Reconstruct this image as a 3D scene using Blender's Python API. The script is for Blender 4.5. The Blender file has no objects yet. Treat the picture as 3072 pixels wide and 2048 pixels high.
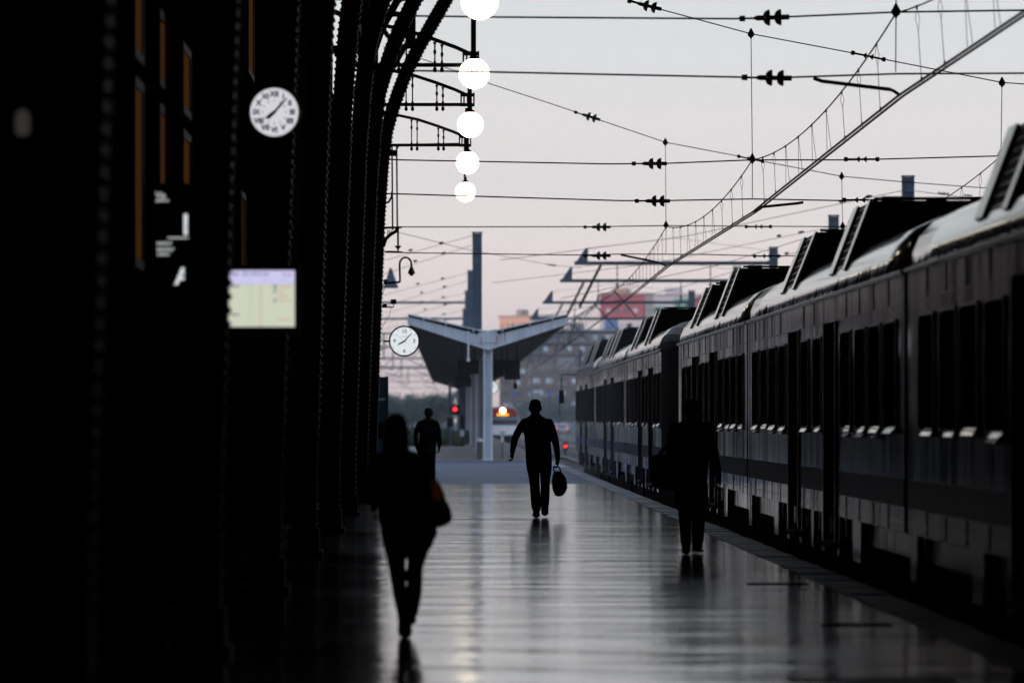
import bpy, math, random
from mathutils import Vector, Matrix

random.seed(11)
S = bpy.context.scene
COL = S.collection
R = math.radians

# ------------------------------------------------------------------ camera
F, VX, VY, CH = 15500.0, 1345.0, 1257.0, 1.5      # focal length in photo pixels, vanishing point, eye height
cam = bpy.data.cameras.new('camera')
camo = bpy.data.objects.new('camera', cam)
COL.objects.link(camo)
camo.location = (0, 0, CH)
camo.rotation_euler = (R(90), 0, 0)
cam.sensor_width = 36
cam.lens = F / 3072 * 36
cam.shift_x = (1536 - VX) / 3072
cam.shift_y = (VY - 1024) / 3072
cam.clip_start = 1
cam.clip_end = 9000
cam.dof.use_dof = True
cam.dof.focus_distance = 79
cam.dof.aperture_fstop = 2.8
S.camera = camo

# ------------------------------------------------------------------ sky, sun, exposure
SUN_EL, SUN_AZ = R(1.3), R(-82)                    # very low sun far to the left, a little behind the camera
W = bpy.data.worlds.new('World')
S.world = W
W.use_nodes = True
nt = W.node_tree
nt.nodes.clear()
def wn(t, **k):
    n = nt.nodes.new(t)
    for a, b in k.items(): setattr(n, a, b)
    return n
sky = wn('ShaderNodeTexSky', sky_type='NISHITA')
sky.sun_disc = False
sky.sun_elevation = SUN_EL
sky.sun_rotation = R(180) + SUN_AZ
sky.air_density = 1.2
sky.dust_density = 1.5
tc = wn('ShaderNodeTexCoord')
sep = wn('ShaderNodeSeparateXYZ')
nt.links.new(tc.outputs['Generated'], sep.inputs[0])
ramp = wn('ShaderNodeValToRGB')
nt.links.new(sep.outputs['Z'], ramp.inputs[0])
cr = ramp.color_ramp
cr.interpolation = 'EASE'
SKY = [(0.0, (.93, .73, .67)), (.022, (.90, .775, .735)), (.05, (.745, .725, .72)), (.085, (.655, .70, .715)),
       (.25, (.54, .65, .82)), (1.0, (.34, .49, .75))]
while len(cr.elements) < len(SKY): cr.elements.new(.5)
for e, (p, c) in zip(cr.elements, SKY):
    e.position = p
    e.color = (*c, 1)
mixw = wn('ShaderNodeMix', data_type='RGBA', blend_type='ADD')
mixw.inputs[0].default_value = 1.0
sc_ = wn('ShaderNodeVectorMath', operation='SCALE')
sc_.inputs['Scale'].default_value = 0.02
nt.links.new(sky.outputs[0], sc_.inputs[0])
nt.links.new(ramp.outputs[0], mixw.inputs[6])
nt.links.new(sc_.outputs[0], mixw.inputs[7])
bg = wn('ShaderNodeBackground')
bg.inputs[1].default_value = 1.12
nt.links.new(mixw.outputs[2], bg.inputs[0])
wo = wn('ShaderNodeOutputWorld')
nt.links.new(bg.outputs[0], wo.inputs[0])

sl = bpy.data.lights.new('sun', 'SUN')
sl.energy = 4.2
sl.angle = R(.5)
sl.color = (1.0, .42, .17)
so = bpy.data.objects.new('sun', sl)
COL.objects.link(so)
sd = Vector((math.sin(-SUN_AZ) * math.cos(SUN_EL), math.cos(SUN_AZ) * math.cos(SUN_EL), -math.sin(SUN_EL)))   # the way the light travels
so.rotation_euler = sd.to_track_quat('-Z', 'Y').to_euler()
so.location = (-40, -60, 80)

vs = S.view_settings
vs.view_transform = 'Standard'
vs.look = 'None'
vs.exposure = 0.0
vs.gamma = 1.0
vs.use_curve_mapping = False
S.render.engine = 'CYCLES'
S.cycles.use_denoising = True
S.cycles.max_bounces = 6
S.cycles.glossy_bounces = 4
S.cycles.transparent_max_bounces = 8
S.cycles.sample_clamp_indirect = 3.0

# ------------------------------------------------------------------ helpers
def P(x, y, D):
    """photo pixel + the distance taken from what the thing touches -> point in metres"""
    return Vector(((x - VX) * D / F, D, CH - (y - VY) * D / F))

class MB:
    def __init__(s): s.v = []; s.f = []
    def add(s, vs, fs):
        o = len(s.v)
        s.v += [tuple(v) for v in vs]
        s.f += [tuple(i + o for i in f) for f in fs]
        return s
    def box(s, x0, x1, y0, y1, z0, z1):
        return s.add([(x0,y0,z0),(x1,y0,z0),(x1,y1,z0),(x0,y1,z0),(x0,y0,z1),(x1,y0,z1),(x1,y1,z1),(x0,y1,z1)],
                     [(0,3,2,1),(4,5,6,7),(0,1,5,4),(1,2,6,5),(2,3,7,6),(3,0,4,7)])
    def hexa(s, p):    # 8 points: bottom 4 then top 4
        return s.add(p, [(0,3,2,1),(4,5,6,7),(0,1,5,4),(1,2,6,5),(2,3,7,6),(3,0,4,7)])
    def prism(s, poly, axis, a, b):
        """polygon extruded along an axis (0 x,1 y,2 z)"""
        n = len(poly)
        def mk(p, t):
            if axis == 0: return (t, p[0], p[1])
            if axis == 1: return (p[0], t, p[1])
            return (p[0], p[1], t)
        vs = [mk(p, a) for p in poly] + [mk(p, b) for p in poly]
        fs = [tuple(range(n))[::-1], tuple(range(n, 2*n))] + [(i, (i+1) % n, (i+1) % n + n, i + n) for i in range(n)]
        return s.add(vs, fs)
    def tube(s, pts, r, n=6, cap=True):
        pts = [Vector(p) for p in pts]
        m = len(pts)
        rs = r if isinstance(r, (list, tuple)) else [r] * m
        rings = []
        prev = None
        for i, p in enumerate(pts):
            if i == 0: t = pts[1] - p
            elif i == m - 1: t = p - pts[i-1]
            else: t = (pts[i+1] - pts[i-1])
            t.normalize()
            if prev is None:
                a = Vector((0,0,1)) if abs(t.z) < .9 else Vector((1,0,0))
            else: a = prev
            u = (a - t * a.dot(t)).normalized()
            prev = u
            w = t.cross(u)
            rings.append([p + (u * math.cos(2*math.pi*k/n) + w * math.sin(2*math.pi*k/n)) * rs[i] for k in range(n)])
        vs = [q for ring in rings for q in ring]
        fs = []
        for i in range(m-1):
            for k in range(n):
                fs.append((i*n+k, i*n+(k+1) % n, (i+1)*n+(k+1) % n, (i+1)*n+k))
        if cap: fs += [tuple(range(n))[::-1], tuple(range((m-1)*n, m*n))]
        return s.add(vs, fs)
    def rod(s, a, b, r, n=6): return s.tube([a, b], r, n)
    def lathe(s, prof, origin, axis=(0,0,1), n=16):
        """profile (r, h) turned about axis through origin"""
        ax = Vector(axis).normalized()
        u = ax.orthogonal().normalized(); w = ax.cross(u)
        o = Vector(origin)
        vs = []
        for r, h in prof:
            for k in range(n):
                a = 2*math.pi*k/n
                vs.append(o + ax*h + (u*math.cos(a) + w*math.sin(a)) * max(r, 1e-4))
        fs = []
        m = len(prof)
        for i in range(m-1):
            for k in range(n):
                fs.append((i*n+k, i*n+(k+1) % n, (i+1)*n+(k+1) % n, (i+1)*n+k))
        fs += [tuple(range(n))[::-1], tuple(range((m-1)*n, m*n))]
        return s.add(vs, fs)
    def ellipsoid(s, c, rx, ry, rz, n=12, m=8):
        vs = []; fs = []
        for i in range(1, m):
            t = math.pi * i / m
            for k in range(n):
                a = 2*math.pi*k/n
                vs.append((c[0]+rx*math.sin(t)*math.cos(a), c[1]+ry*math.sin(t)*math.sin(a), c[2]+rz*math.cos(t)))
        top = len(vs); vs.append((c[0],c[1],c[2]+rz)); vs.append((c[0],c[1],c[2]-rz))
        for i in range(m-2):
            for k in range(n):
                fs.append((i*n+k, (i+1)*n+k, (i+1)*n+(k+1) % n, i*n+(k+1) % n))
        for k in range(n):
            fs.append((top, k, (k+1) % n)); fs.append((top+1, (m-2)*n+(k+1) % n, (m-2)*n+k))
        return s.add(vs, fs)
    def loft(s, rings, n=14):
        """rings: (cx, cy, cz, rx, ry), stacked in z"""
        vs = []; fs = []
        for cx, cy, cz, rx, ry in rings:
            for k in range(n):
                a = 2*math.pi*k/n
                vs.append((cx+rx*math.cos(a), cy+ry*math.sin(a), cz))
        m = len(rings)
        for i in range(m-1):
            for k in range(n):
                fs.append((i*n+k, (i+1)*n+k, (i+1)*n+(k+1) % n, i*n+(k+1) % n))
        fs += [tuple(range(n)), tuple(range((m-1)*n, m*n))[::-1]]
        return s.add(vs, fs)
    def mesh(s, name, mat=None, smooth=False):
        me = bpy.data.meshes.new(name)
        me.from_pydata(s.v, [], s.f)
        me.update()
        import bmesh
        bm = bmesh.new(); bm.from_mesh(me)
        bmesh.ops.recalc_face_normals(bm, faces=bm.faces)
        bm.to_mesh(me); bm.free()
        if smooth: me.shade_smooth()
        if mat: me.materials.append(mat)
        return me
    def build(s, name, mat, parent=None, smooth=False):
        return link(name, s.mesh(name, mat, smooth), parent)

def link(name, me, parent=None, loc=None):
    o = bpy.data.objects.new(name, me)
    COL.objects.link(o)
    if parent is not None: o.parent = parent
    if loc is not None: o.location = loc
    return o
def tag(o, label, cat, group=None):
    o['label'] = label; o['category'] = cat
    if group: o['group'] = group
    return o
def empty(name, loc=(0,0,0), label=None, cat=None, group=None):
    o = bpy.data.objects.new(name, None)
    COL.objects.link(o)
    o.location = loc
    o.empty_display_size = .2
    if label: tag(o, label, cat, group)
    return o
def struct(o):
    o['kind'] = 'structure'; return o
def stuff(o):
    o['kind'] = 'stuff'; return o
def rel(e, p): return Vector(p) - e.location

# ------------------------------------------------------------------ materials
MATS = {}
def mat(name, col, rough=.6, metal=0., spec=.5, noise=0., nscale=6., nstretch=(1,1,1), col2=None, bump=0., bscale=None, bstretch=None, coat=0., coords='Object'):
    if name in MATS: return MATS[name]
    m = bpy.data.materials.new(name); m.use_nodes = True
    t = m.node_tree; b = t.nodes['Principled BSDF']
    b.inputs['Base Color'].default_value = (*col, 1)
    b.inputs['Roughness'].default_value = rough
    b.inputs['Metallic'].default_value = metal
    b.inputs['Specular IOR Level'].default_value = spec
    b.inputs['Coat Weight'].default_value = coat
    if noise or bump:
        c = t.nodes.new('ShaderNodeTexCoord')
        if noise:
            mp = t.nodes.new('ShaderNodeMapping'); mp.inputs['Scale'].default_value = nstretch
            nz = t.nodes.new('ShaderNodeTexNoise'); nz.inputs['Scale'].default_value = nscale; nz.inputs['Detail'].default_value = 5
            rp = t.nodes.new('ShaderNodeValToRGB')
            c2 = col2 or tuple(x * (1 - noise) for x in col)
            rp.color_ramp.elements[0].position = .35; rp.color_ramp.elements[1].position = .68
            rp.color_ramp.elements[0].color = (*c2, 1); rp.color_ramp.elements[1].color = (*col, 1)
            t.links.new(c.outputs[coords], mp.inputs[0]); t.links.new(mp.outputs[0], nz.inputs[0])
            t.links.new(nz.outputs[0], rp.inputs[0]); t.links.new(rp.outputs[0], b.inputs['Base Color'])
        if bump:
            mp = t.nodes.new('ShaderNodeMapping'); mp.inputs['Scale'].default_value = bstretch or (1,1,1)
            nz = t.nodes.new('ShaderNodeTexNoise'); nz.inputs['Scale'].default_value = bscale or nscale; nz.inputs['Detail'].default_value = 4
            bp = t.nodes.new('ShaderNodeBump'); bp.inputs['Strength'].default_value = 1.0; bp.inputs['Distance'].default_value = bump
            t.links.new(c.outputs[coords], mp.inputs[0]); t.links.new(mp.outputs[0], nz.inputs[0])
            t.links.new(nz.outputs[0], bp.inputs['Height']); t.links.new(bp.outputs[0], b.inputs['Normal'])
    MATS[name] = m
    return m
def emit(name, col, strength):
    if name in MATS: return MATS[name]
    m = bpy.data.materials.new(name); m.use_nodes = True
    b = m.node_tree.nodes['Principled BSDF']
    b.inputs['Base Color'].default_value = (.02,.02,.02,1)
    b.inputs['Specular IOR Level'].default_value = 0
    b.inputs['Emission Color'].default_value = (*col, 1)
    b.inputs['Emission Strength'].default_value = strength
    MATS[name] = m
    return m

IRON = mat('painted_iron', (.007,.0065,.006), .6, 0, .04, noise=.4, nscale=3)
IRONG = mat('glossy_iron', (.06,.058,.052), .3, .2, .4)
BLACK = mat('black_paint', (.008,.008,.009), .6, 0, .05)
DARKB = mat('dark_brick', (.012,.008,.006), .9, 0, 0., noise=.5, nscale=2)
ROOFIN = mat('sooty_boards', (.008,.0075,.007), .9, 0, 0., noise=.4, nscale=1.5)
WIRE = mat('copper_wire', (.012,.011,.013), .6, 0, .1)
STEEL = mat('galvanised_steel', (.09,.12,.17), .55, .25, .5, noise=.35, nscale=4)
GLASSI = mat('insulator_glass', (.16,.125,.07), .10, 0, .7)
STONE = mat('coping_stone', (.27,.265,.26), .5, 0, .4, noise=.4, nscale=2.5)
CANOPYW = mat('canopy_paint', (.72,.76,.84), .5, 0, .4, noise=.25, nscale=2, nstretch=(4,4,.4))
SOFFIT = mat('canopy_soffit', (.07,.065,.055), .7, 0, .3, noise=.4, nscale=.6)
def grime_mat(name, clean, dirty, r0, r1, spec, ysc, zmask=None, lo=.42, hi=.62):
    """glossy paint with vertical dirt runs: the dirt is darker and duller"""
    m = bpy.data.materials.new(name); m.use_nodes = True
    t = m.node_tree; b = t.nodes['Principled BSDF']; c = t.nodes.new('ShaderNodeTexCoord')
    def nz(stretch, scale, det):
        mp = t.nodes.new('ShaderNodeMapping'); mp.inputs['Scale'].default_value = stretch
        n = t.nodes.new('ShaderNodeTexNoise'); n.inputs['Scale'].default_value = scale; n.inputs['Detail'].default_value = det
        t.links.new(c.outputs['Object'], mp.inputs[0]); t.links.new(mp.outputs[0], n.inputs[0]); return n.outputs[0]
    a = nz((.2, ysc, .12), 1.0, 5); d = nz((.5, .35, .5), 1.0, 3)
    ad = t.nodes.new('ShaderNodeMath'); ad.operation = 'MULTIPLY_ADD'; ad.inputs[1].default_value = .45; t.links.new(d, ad.inputs[0]); t.links.new(a, ad.inputs[2])
    val = ad.outputs[0]
    if zmask:
        sp_ = t.nodes.new('ShaderNodeSeparateXYZ'); t.links.new(c.outputs['Object'], sp_.inputs[0])
        mr = t.nodes.new('ShaderNodeMapRange'); mr.inputs[1].default_value = zmask[0]; mr.inputs[2].default_value = zmask[1]; mr.inputs[3].default_value = .26; mr.inputs[4].default_value = -.16
        t.links.new(sp_.outputs['Z'], mr.inputs[0])
        a2 = t.nodes.new('ShaderNodeMath'); a2.operation = 'ADD'; t.links.new(val, a2.inputs[0]); t.links.new(mr.outputs[0], a2.inputs[1]); val = a2.outputs[0]
    f = t.nodes.new('ShaderNodeMapRange'); f.inputs[1].default_value = lo+.22; f.inputs[2].default_value = hi+.22; t.links.new(val, f.inputs[0])
    cm = t.nodes.new('ShaderNodeMix'); cm.data_type = 'RGBA'; cm.inputs[6].default_value = (*clean,1); cm.inputs[7].default_value = (*dirty,1)
    t.links.new(f.outputs[0], cm.inputs[0]); t.links.new(cm.outputs[2], b.inputs['Base Color'])
    rm = t.nodes.new('ShaderNodeMapRange'); rm.inputs[3].default_value = r0; rm.inputs[4].default_value = r1
    t.links.new(f.outputs[0], rm.inputs[0]); t.links.new(rm.outputs[0], b.inputs['Roughness'])
    sm_ = t.nodes.new('ShaderNodeMapRange'); sm_.inputs[3].default_value = spec; sm_.inputs[4].default_value = spec*.25
    t.links.new(f.outputs[0], sm_.inputs[0]); t.links.new(sm_.outputs[0], b.inputs['Specular IOR Level'])
    MATS[name] = m
    return m
TRAINS = grime_mat('train_side_paint', (.13,.13,.145), (.03,.028,.027), .10, .24, .42, 3.2)
TRAINR = grime_mat('train_roof', (.36,.345,.32), (.05,.046,.04), .085, .6, .8, 5.5, zmask=(2.79,2.99), lo=.60, hi=.76)
TRAIND = mat('train_dark', (.010,.010,.011), .55, 0, .3)
TRAINBLUE = mat('train_blue_band', (.09,.10,.22), .35, 0, .5, noise=.4, nscale=4, nstretch=(1,4,.3))
TRAINRED = mat('train_red', (.32,.035,.02), .4, 0, .5)
GLASS = mat('dark_glass', (.012,.013,.016), .06, 0, .7)
FRAMEM = mat('window_metal', (.14,.137,.13), .2, 0, .5)
RUBBER = mat('rubber', (.012,.012,.012), .7)
WHITEP = mat('white_paint', (.72,.73,.75), .45)
SKIN = mat('skin', (.05,.026,.018), .6, 0, .2)
HAIR = mat('hair', (.005,.004,.004), .7, 0, .15)
CLOTH1 = mat('dark_cloth', (.004,.004,.0045), .95, 0, 0., noise=.3, nscale=30)
CLOTH2 = mat('navy_cloth', (.0025,.0028,.0035), .95, 0, 0., noise=.3, nscale=30)
LEATHER = mat('dark_leather', (.012,.010,.009), .5, 0, .3)
SOLE = mat('pale_sole', (.45,.44,.42), .7)
BALLAST = mat('ballast', (.15,.135,.125), .95, 0, .2, noise=.5, nscale=1.2, col2=(.07,.065,.06), coords='Object')
RAILM = mat('rail_steel', (.16,.13,.11), .35, .7)
SLEEPER = mat('sleeper', (.18,.17,.16), .9)

# polished platform paving: transverse rows, worn gloss
def tile_mat():
    m = bpy.data.materials.new('polished_paving'); m.use_nodes = True
    t = m.node_tree; b = t.nodes['Principled BSDF']
    c = t.nodes.new('ShaderNodeTexCoord')
    def noise(stretch, scale, detail=3):
        mp = t.nodes.new('ShaderNodeMapping'); mp.inputs['Scale'].default_value = stretch
        nz = t.nodes.new('ShaderNodeTexNoise'); nz.inputs['Scale'].default_value = scale; nz.inputs['Detail'].default_value = detail
        t.links.new(c.outputs['Object'], mp.inputs[0]); t.links.new(mp.outputs[0], nz.inputs[0])
        return nz
    n1 = noise((.55, 1.0, 1), .8, 3)           # slabs settled unevenly, about a metre across
    n2 = noise((.8, 1.6, 1), 1.8, 3)           # rows of joints across the platform
    n3 = noise((1, 1, 1), .35, 4)              # wear
    b1 = t.nodes.new('ShaderNodeBump'); b1.inputs['Distance'].default_value = .027; b1.inputs['Strength'].default_value = 1
    b2 = t.nodes.new('ShaderNodeBump'); b2.inputs['Distance'].default_value = .0036; b2.inputs['Strength'].default_value = 1
    t.links.new(n1.outputs[0], b1.inputs['Height']); t.links.new(n2.outputs[0], b2.inputs['Height'])
    t.links.new(b1.outputs[0], b2.inputs['Normal']); t.links.new(b2.outputs[0], b.inputs['Normal'])
    cr_ = t.nodes.new('ShaderNodeValToRGB')
    cr_.color_ramp.elements[0].color = (.05,.04,.03,1); cr_.color_ramp.elements[1].color = (.11,.088,.064,1)
    t.links.new(n3.outputs[0], cr_.inputs[0]); t.links.new(cr_.outputs[0], b.inputs['Base Color'])
    rr = t.nodes.new('ShaderNodeMapRange'); rr.inputs['From Min'].default_value = .3; rr.inputs['From Max'].default_value = .75
    rr.inputs['To Min'].default_value = .09; rr.inputs['To Max'].default_value = .145
    t.links.new(n3.outputs[0], rr.inputs[0]); t.links.new(rr.outputs[0], b.inputs['Roughness'])
    b.inputs['Specular IOR Level'].default_value = .55
    b.inputs['Specular Tint'].default_value = (.90,.96,1.0,1)
    return m
TILE = tile_mat()
ASPH = mat('platform_asphalt', (.075,.10,.165), .6, 0, .4, noise=.75, nscale=.32, nstretch=(.06,.28,1), col2=(.028,.035,.06), bump=.003, bscale=40)
PAVE = mat('far_paving', (.30,.26,.24), .55, 0, .4, noise=.3, nscale=.3, nstretch=(.3,1,1))
GROUND = mat('trackside_ground', (.12,.115,.10), .95, 0, .2, noise=.5, nscale=.05, col2=(.06,.075,.05))

# ------------------------------------------------------------------ ground and platform
ED = 3.77
g = struct(MB().add([(-3000,-600,-.74),(3000,-600,-.74),(3000,3600,-.74),(-3000,3600,-.74)], [(0,1,2,3)]).build('ground', GROUND))
g = MB()
for x in (5.4, 9.1, 13.4, -4.6, -8.4):
    yb = -60 if x > 0 else 172
    g.add([(x-1.85,yb,-.70),(x+1.85,yb,-.70),(x+1.85,900,-.70),(x-1.85,900,-.70)], [(0,1,2,3)])
struct(g.build('ballast_bed', BALLAST))
for x in (5.4, 9.1, 13.4, -4.6, -8.4):
    y0 = -40 if x > 0 else 176
    t_ = struct(MB().box(x-.9, x+.9, y0, 900, -.699, -.68).build('railway_track', BALLAST))
    for sx in (-1, 1):
        xx = x + sx * .834
        MB().prism([(xx-.07,-.66),(xx+.07,-.66),(xx+.012,-.62),(xx+.012,-.55),(xx+.036,-.54),(xx+.036,-.505),(xx-.036,-.505),(xx-.036,-.54),(xx-.012,-.55),(xx-.012,-.62)], 1, y0, 900).build('rail', RAILM, t_)
    s_ = MB()
    for k in range(int((500 - y0) / .62)):
        yy = y0 + k * .62
        s_.box(x-1.3, x+1.3, yy, yy+.26, -.69, -.662)
    stuff(s_.build('sleepers', SLEEPER, t_))

plat = struct(MB().box(-2.6, ED-.37, -45, 120, -.74, 0).build('platform', TILE))
wall_ = MB().box(ED-.369, ED-.03, -45, 186, -.74, -.13).build('platform_edge_wall', mat('edge_wall', (.10,.095,.09), .9), plat)
cs = [MB().box(-.185, .185, -.494, .494, -.125, .004 + .004*k).mesh('coping_stone', STONE) for k in range(3)]
for k in range(172):
    o = link('coping_stone', cs[random.randrange(3)], plat, (ED-.183 + random.uniform(-.006,.006), 14.5 + k, random.uniform(-.003,.003)))
far = struct(MB().box(-2.6, ED-.37, 120.004, 186, -.74, -.002).build('asphalt_platform', ASPH))
far2 = struct(MB().box(1.0, ED, 186.004, 560, -.74, -.004).build('canopy_platform', PAVE))
far3 = struct(MB().box(-2.6, .996, 186.004, 279, -.74, -.004).build('canopy_platform', PAVE))
MB().box(-2.6, .996, 279.01, 279.7, -.74, .02).build('white_edge', mat('white_edge_paint', (.7,.69,.66), .6), far3)
# dark slotted strips laid on the paving
STRIP = mat('drain_iron', (.008,.008,.008), .8, 0, .1)
for k, (x0, x1, y, lab) in enumerate([(2.72, 3.26, 47, 'dark iron drain slot by the coping, level with the man carrying a holdall'),
                       (2.72, 3.22, 37.6, 'dark iron drain slot by the coping, alongside the second carriage'),
                       (1.95, 2.9, 29.6, 'long dark iron drain slot at the foot of the picture by the train'),
                       (-1.25, -.78, 53.8, 'dark iron drain slot beside the station wall behind the woman'),
                       (-1.25, -.70, 33.2, 'dark iron drain slot beside the station wall next to the departures screen')]):
    d = MB()
    d.box(x0, x1, y-.07, y-.055, .002, .012).box(x0, x1, y+.055, y+.07, .002, .012)
    n = int((x1-x0)/.05)
    for i in range(n+1):
        xx = x0 + (x1-x0)*i/n
        d.box(xx-.008, xx+.008, y-.054, y+.054, .002, .010)
    d.box(x0, x1, y-.054, y+.054, .001, .0018)
    tag(d.build('drain_slot', STRIP), lab, 'drain')

# ------------------------------------------------------------------ the train shed
RIBS = [104.7 - 11.95*k for k in range(12)][::-1]
CURVE = [(-.05,-1.465),(1,-1.45),(2.9,-1.385),(4.3,-1.335),(5.6,-1.285),(6.6,-1.215),(7.3,-1.13),(7.7,-1.02),(8.1,-.885),(8.48,-.735),(8.95,-.50),(9.38,-.255),
         (10,.10),(10.9,.72),(12.3,1.9),(14,3.9),(16,7.4),(17.6,11.6),(18.6,16),(19,20.8)]
CURVE = [(x, h) for h, x in CURVE]
CX = 20.8
full = CURVE + [(2*CX - x, h) for x, h in CURVE[-2::-1]]
def offs(c, d):
    out = []
    for i in range(len(c)):
        a = Vector(c[max(i-1,0)]); b = Vector(c[min(i+1,len(c)-1)])
        t = (b-a).normalized()
        out.append((c[i][0] - t.y*d, c[i][1] + t.x*d))
    return out
shed = empty('train_shed', (0, 104.7, 0), 'dark iron train shed with curved riveted ribs along a brick wall', 'train shed')
def strip_mesh(c, d0, d1, y0, y1):
    """solid bar following the curve between two offsets"""
    a = offs(c, d0); b = offs(c, d1); n = len(c)
    vs = [(x,y0,z) for x,z in a] + [(x,y0,z) for x,z in b] + [(x,y1,z) for x,z in a] + [(x,y1,z) for x,z in b]
    fs = []
    for i in range(n-1):
        fs += [(i,i+1,n+i+1,n+i),(2*n+i,3*n+i,3*n+i+1,2*n+i+1),(i,2*n+i,2*n+i+1,i+1),(n+i,n+i+1,3*n+i+1,3*n+i)]
    fs += [(0, n, 3*n, 2*n), (n-1, 3*n-1, 4*n-1, 2*n-1)]
    return MB().add(vs, fs)
rib_m = MB()
web = strip_mesh(full, .012, .245, -.05, .05)
fl1 = strip_mesh(full, 0, .02, -.17, .17)
fl2 = strip_mesh(full, .235, .255, -.17, .17)
rib_m.add(web.v, web.f).add(fl1.v, fl1.f).add(fl2.v, fl2.f)
# stiffener angles across the web
def at_h(c, h):
    for i in range(len(c)-1):
        if c[i][1] <= h <= c[i+1][1]:
            u = (h-c[i][1])/(c[i+1][1]-c[i][1]); return c[i][0]+(c[i+1][0]-c[i][0])*u
inner = CURVE; outer = offs(CURVE, .25)
for h in [x*.9+.6 for x in range(10)]:
    xi, xo = at_h(inner, h), at_h(outer, h)
    rib_m.box(xo+.01, xi-.022, -.16, .16, h, h+.02)
rib_me = rib_m.mesh('rib', IRON)
# base shoe
shoe_me = MB().box(-1.80,-1.38,-.26,.26,0,.06).box(-1.76,-1.42,-.21,.21,.06,.30).mesh('base_shoe', IRON)
# rivets: two rows along the inner flange, one row on each flange edge towards the camera
rv = MB()
def rivet(c, nrm, r):
    nrm = Vector(nrm).normalized(); u = nrm.orthogonal().normalized(); w = nrm.cross(u)
    c = Vector(c); vs = []
    for (rr, hh) in ((1, 0), (.72, .62)):
        for k in range(6): vs.append(c + (u*math.cos(k*math.pi/3) + w*math.sin(k*math.pi/3))*r*rr + nrm*hh*r)
    vs.append(c + nrm*r*.9)
    fs = [(k,(k+1)%6,6+(k+1)%6,6+k) for k in range(6)] + [(6+k,6+(k+1)%6,12) for k in range(6)]
    rv.add(vs, fs)
h = .35
while h < 10.9:
    x = at_h(inner, h); x2 = at_h(inner, h+.02) ; t = Vector((x2-x, .02)).normalized()
    nx, nz = t.y, -t.x
    for yy in (-.11, .11): rivet((x, yy, h), (nx, 0, nz), .024)
    xo = at_h(outer, h)
    rivet((xo-.004, -.11, h), (-nx, 0, -nz), .022)
    h += .088 * t.y
riv_me = rv.mesh('rivet_row', IRONG)
# spandrel: a post from the rib to the eaves, ring ornament and plates
sp = MB()
sp.box(-.86,-.66,-.06,.06, 9.0, 12.6)
sp.box(-1.62,-1.42,-.06,.06, 7.4, 12.2)
sp.box(-2.3,-.66,-.05,.05, 9.98, 10.2)
sp.tube([(-1.4,0,7.9),(-1.2,0,8.5),(-.92,0,9.0),(-.8,0,9.1)], .07, 6)
sp.tube([(-1.05+.26*math.cos(a*.3927), 0, 9.45+.26*math.sin(a*.3927)) for a in range(17)], .05, 6, cap=False)
sp.box(-2.3,-1.3,-.05,.05, 8.05, 8.2)
sp.tube([(-2.3,0,8.9),(-1.9,0,8.75),(-1.6,0,8.3)], .05, 6)
sp_me = sp.mesh('spandrel', IRON)
for D in RIBS:
    r_ = link('rib', rib_me, shed, (0, D-104.7, 0))
    link('base_shoe', shoe_me, r_)
    stuff(link('rivet_row', riv_me, r_))
    link('spandrel', sp_me, r_)
# long girders between the ribs
gd = MB()
gd.box(-1.5,-1.32,-132,.3, 10.5,10.8)
gd.box(-1.7,-1.55,-132,.3, 8.3,8.5)
gd.build('long_girder', IRON, shed)
pl = MB()
for x, h in full[14:-14]:
    pl.box(x-.08, x+.08, -150, .4, h+.26, h+.45)
pl.build('purlin', IRON, shed)
# roof shell
rc = [(-2.6,12.0),(.6,13.3),(3.6,15.3),(7.2,17.4),(11.5,19.0),(16,20.0),(CX,20.4)]
rc = rc + [(2*CX-x,h) for x,h in rc[-2::-1]]
n = len(rc)
vs = [(x,-150,z) for x,z in rc]+[(x,1.0,z) for x,z in rc]+[(x,-150,z+.2) for x,z in rc]+[(x,1.0,z+.2) for x,z in rc]
fs = []
for i in range(n-1): fs += [(i,i+1,n+i+1,n+i),(2*n+i,3*n+i,3*n+i+1,2*n+i+1),(n+i,n+i+1,3*n+i+1,3*n+i)]
MB().add(vs, fs).build('roof', ROOFIN, shed)
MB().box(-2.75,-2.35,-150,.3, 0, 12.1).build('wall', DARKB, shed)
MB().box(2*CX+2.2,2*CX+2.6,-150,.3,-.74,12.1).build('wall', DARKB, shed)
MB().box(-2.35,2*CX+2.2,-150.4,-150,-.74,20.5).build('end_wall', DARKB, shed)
# window strips on the station wall, their panes set to glow dimly
AMB = emit('amber_window', (.95,.36,.11), .04)
AMB2 = emit('amber_window_dim', (.9,.36,.13), .02)
def glow_window(y0, y1, z0, z1, m):
    y0 -= 104.7; y1 -= 104.7
    w = MB()
    w.box(-2.349,-2.32,y0-.07,y0,z0-.07,z1+.07).box(-2.349,-2.32,y1,y1+.07,z0-.07,z1+.07)
    w.box(-2.349,-2.32,y0,y1,z0-.07,z0).box(-2.349,-2.32,y0,y1,z1,z1+.07)
    o = w.build('window', mat('window_wood', (.05,.025,.012), .7), shed)
    MB().box(-2.348,-2.338,y0+.002,y1-.002,z0+.002,z1-.002).build('pane', m, o)
for (y0, y1) in ((38.4,39.35),(41.7,42.6),(45.4,46.6)):
    glow_window(y0, y1, 2.7, 3.98, AMB); glow_window(y0, y1, 4.26, 4.74, AMB)
glow_window(58.0, 59.2, 2.6, 4.0, AMB2)
glow_window(28.2, 29.0, 4.3, 5.4, emit('red_window', (.5,.05,.02), .012))  # glowing pane standing in for the dim red wall here
glow_window(60.2, 61.8, 5.6, 6.5, AMB)
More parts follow.
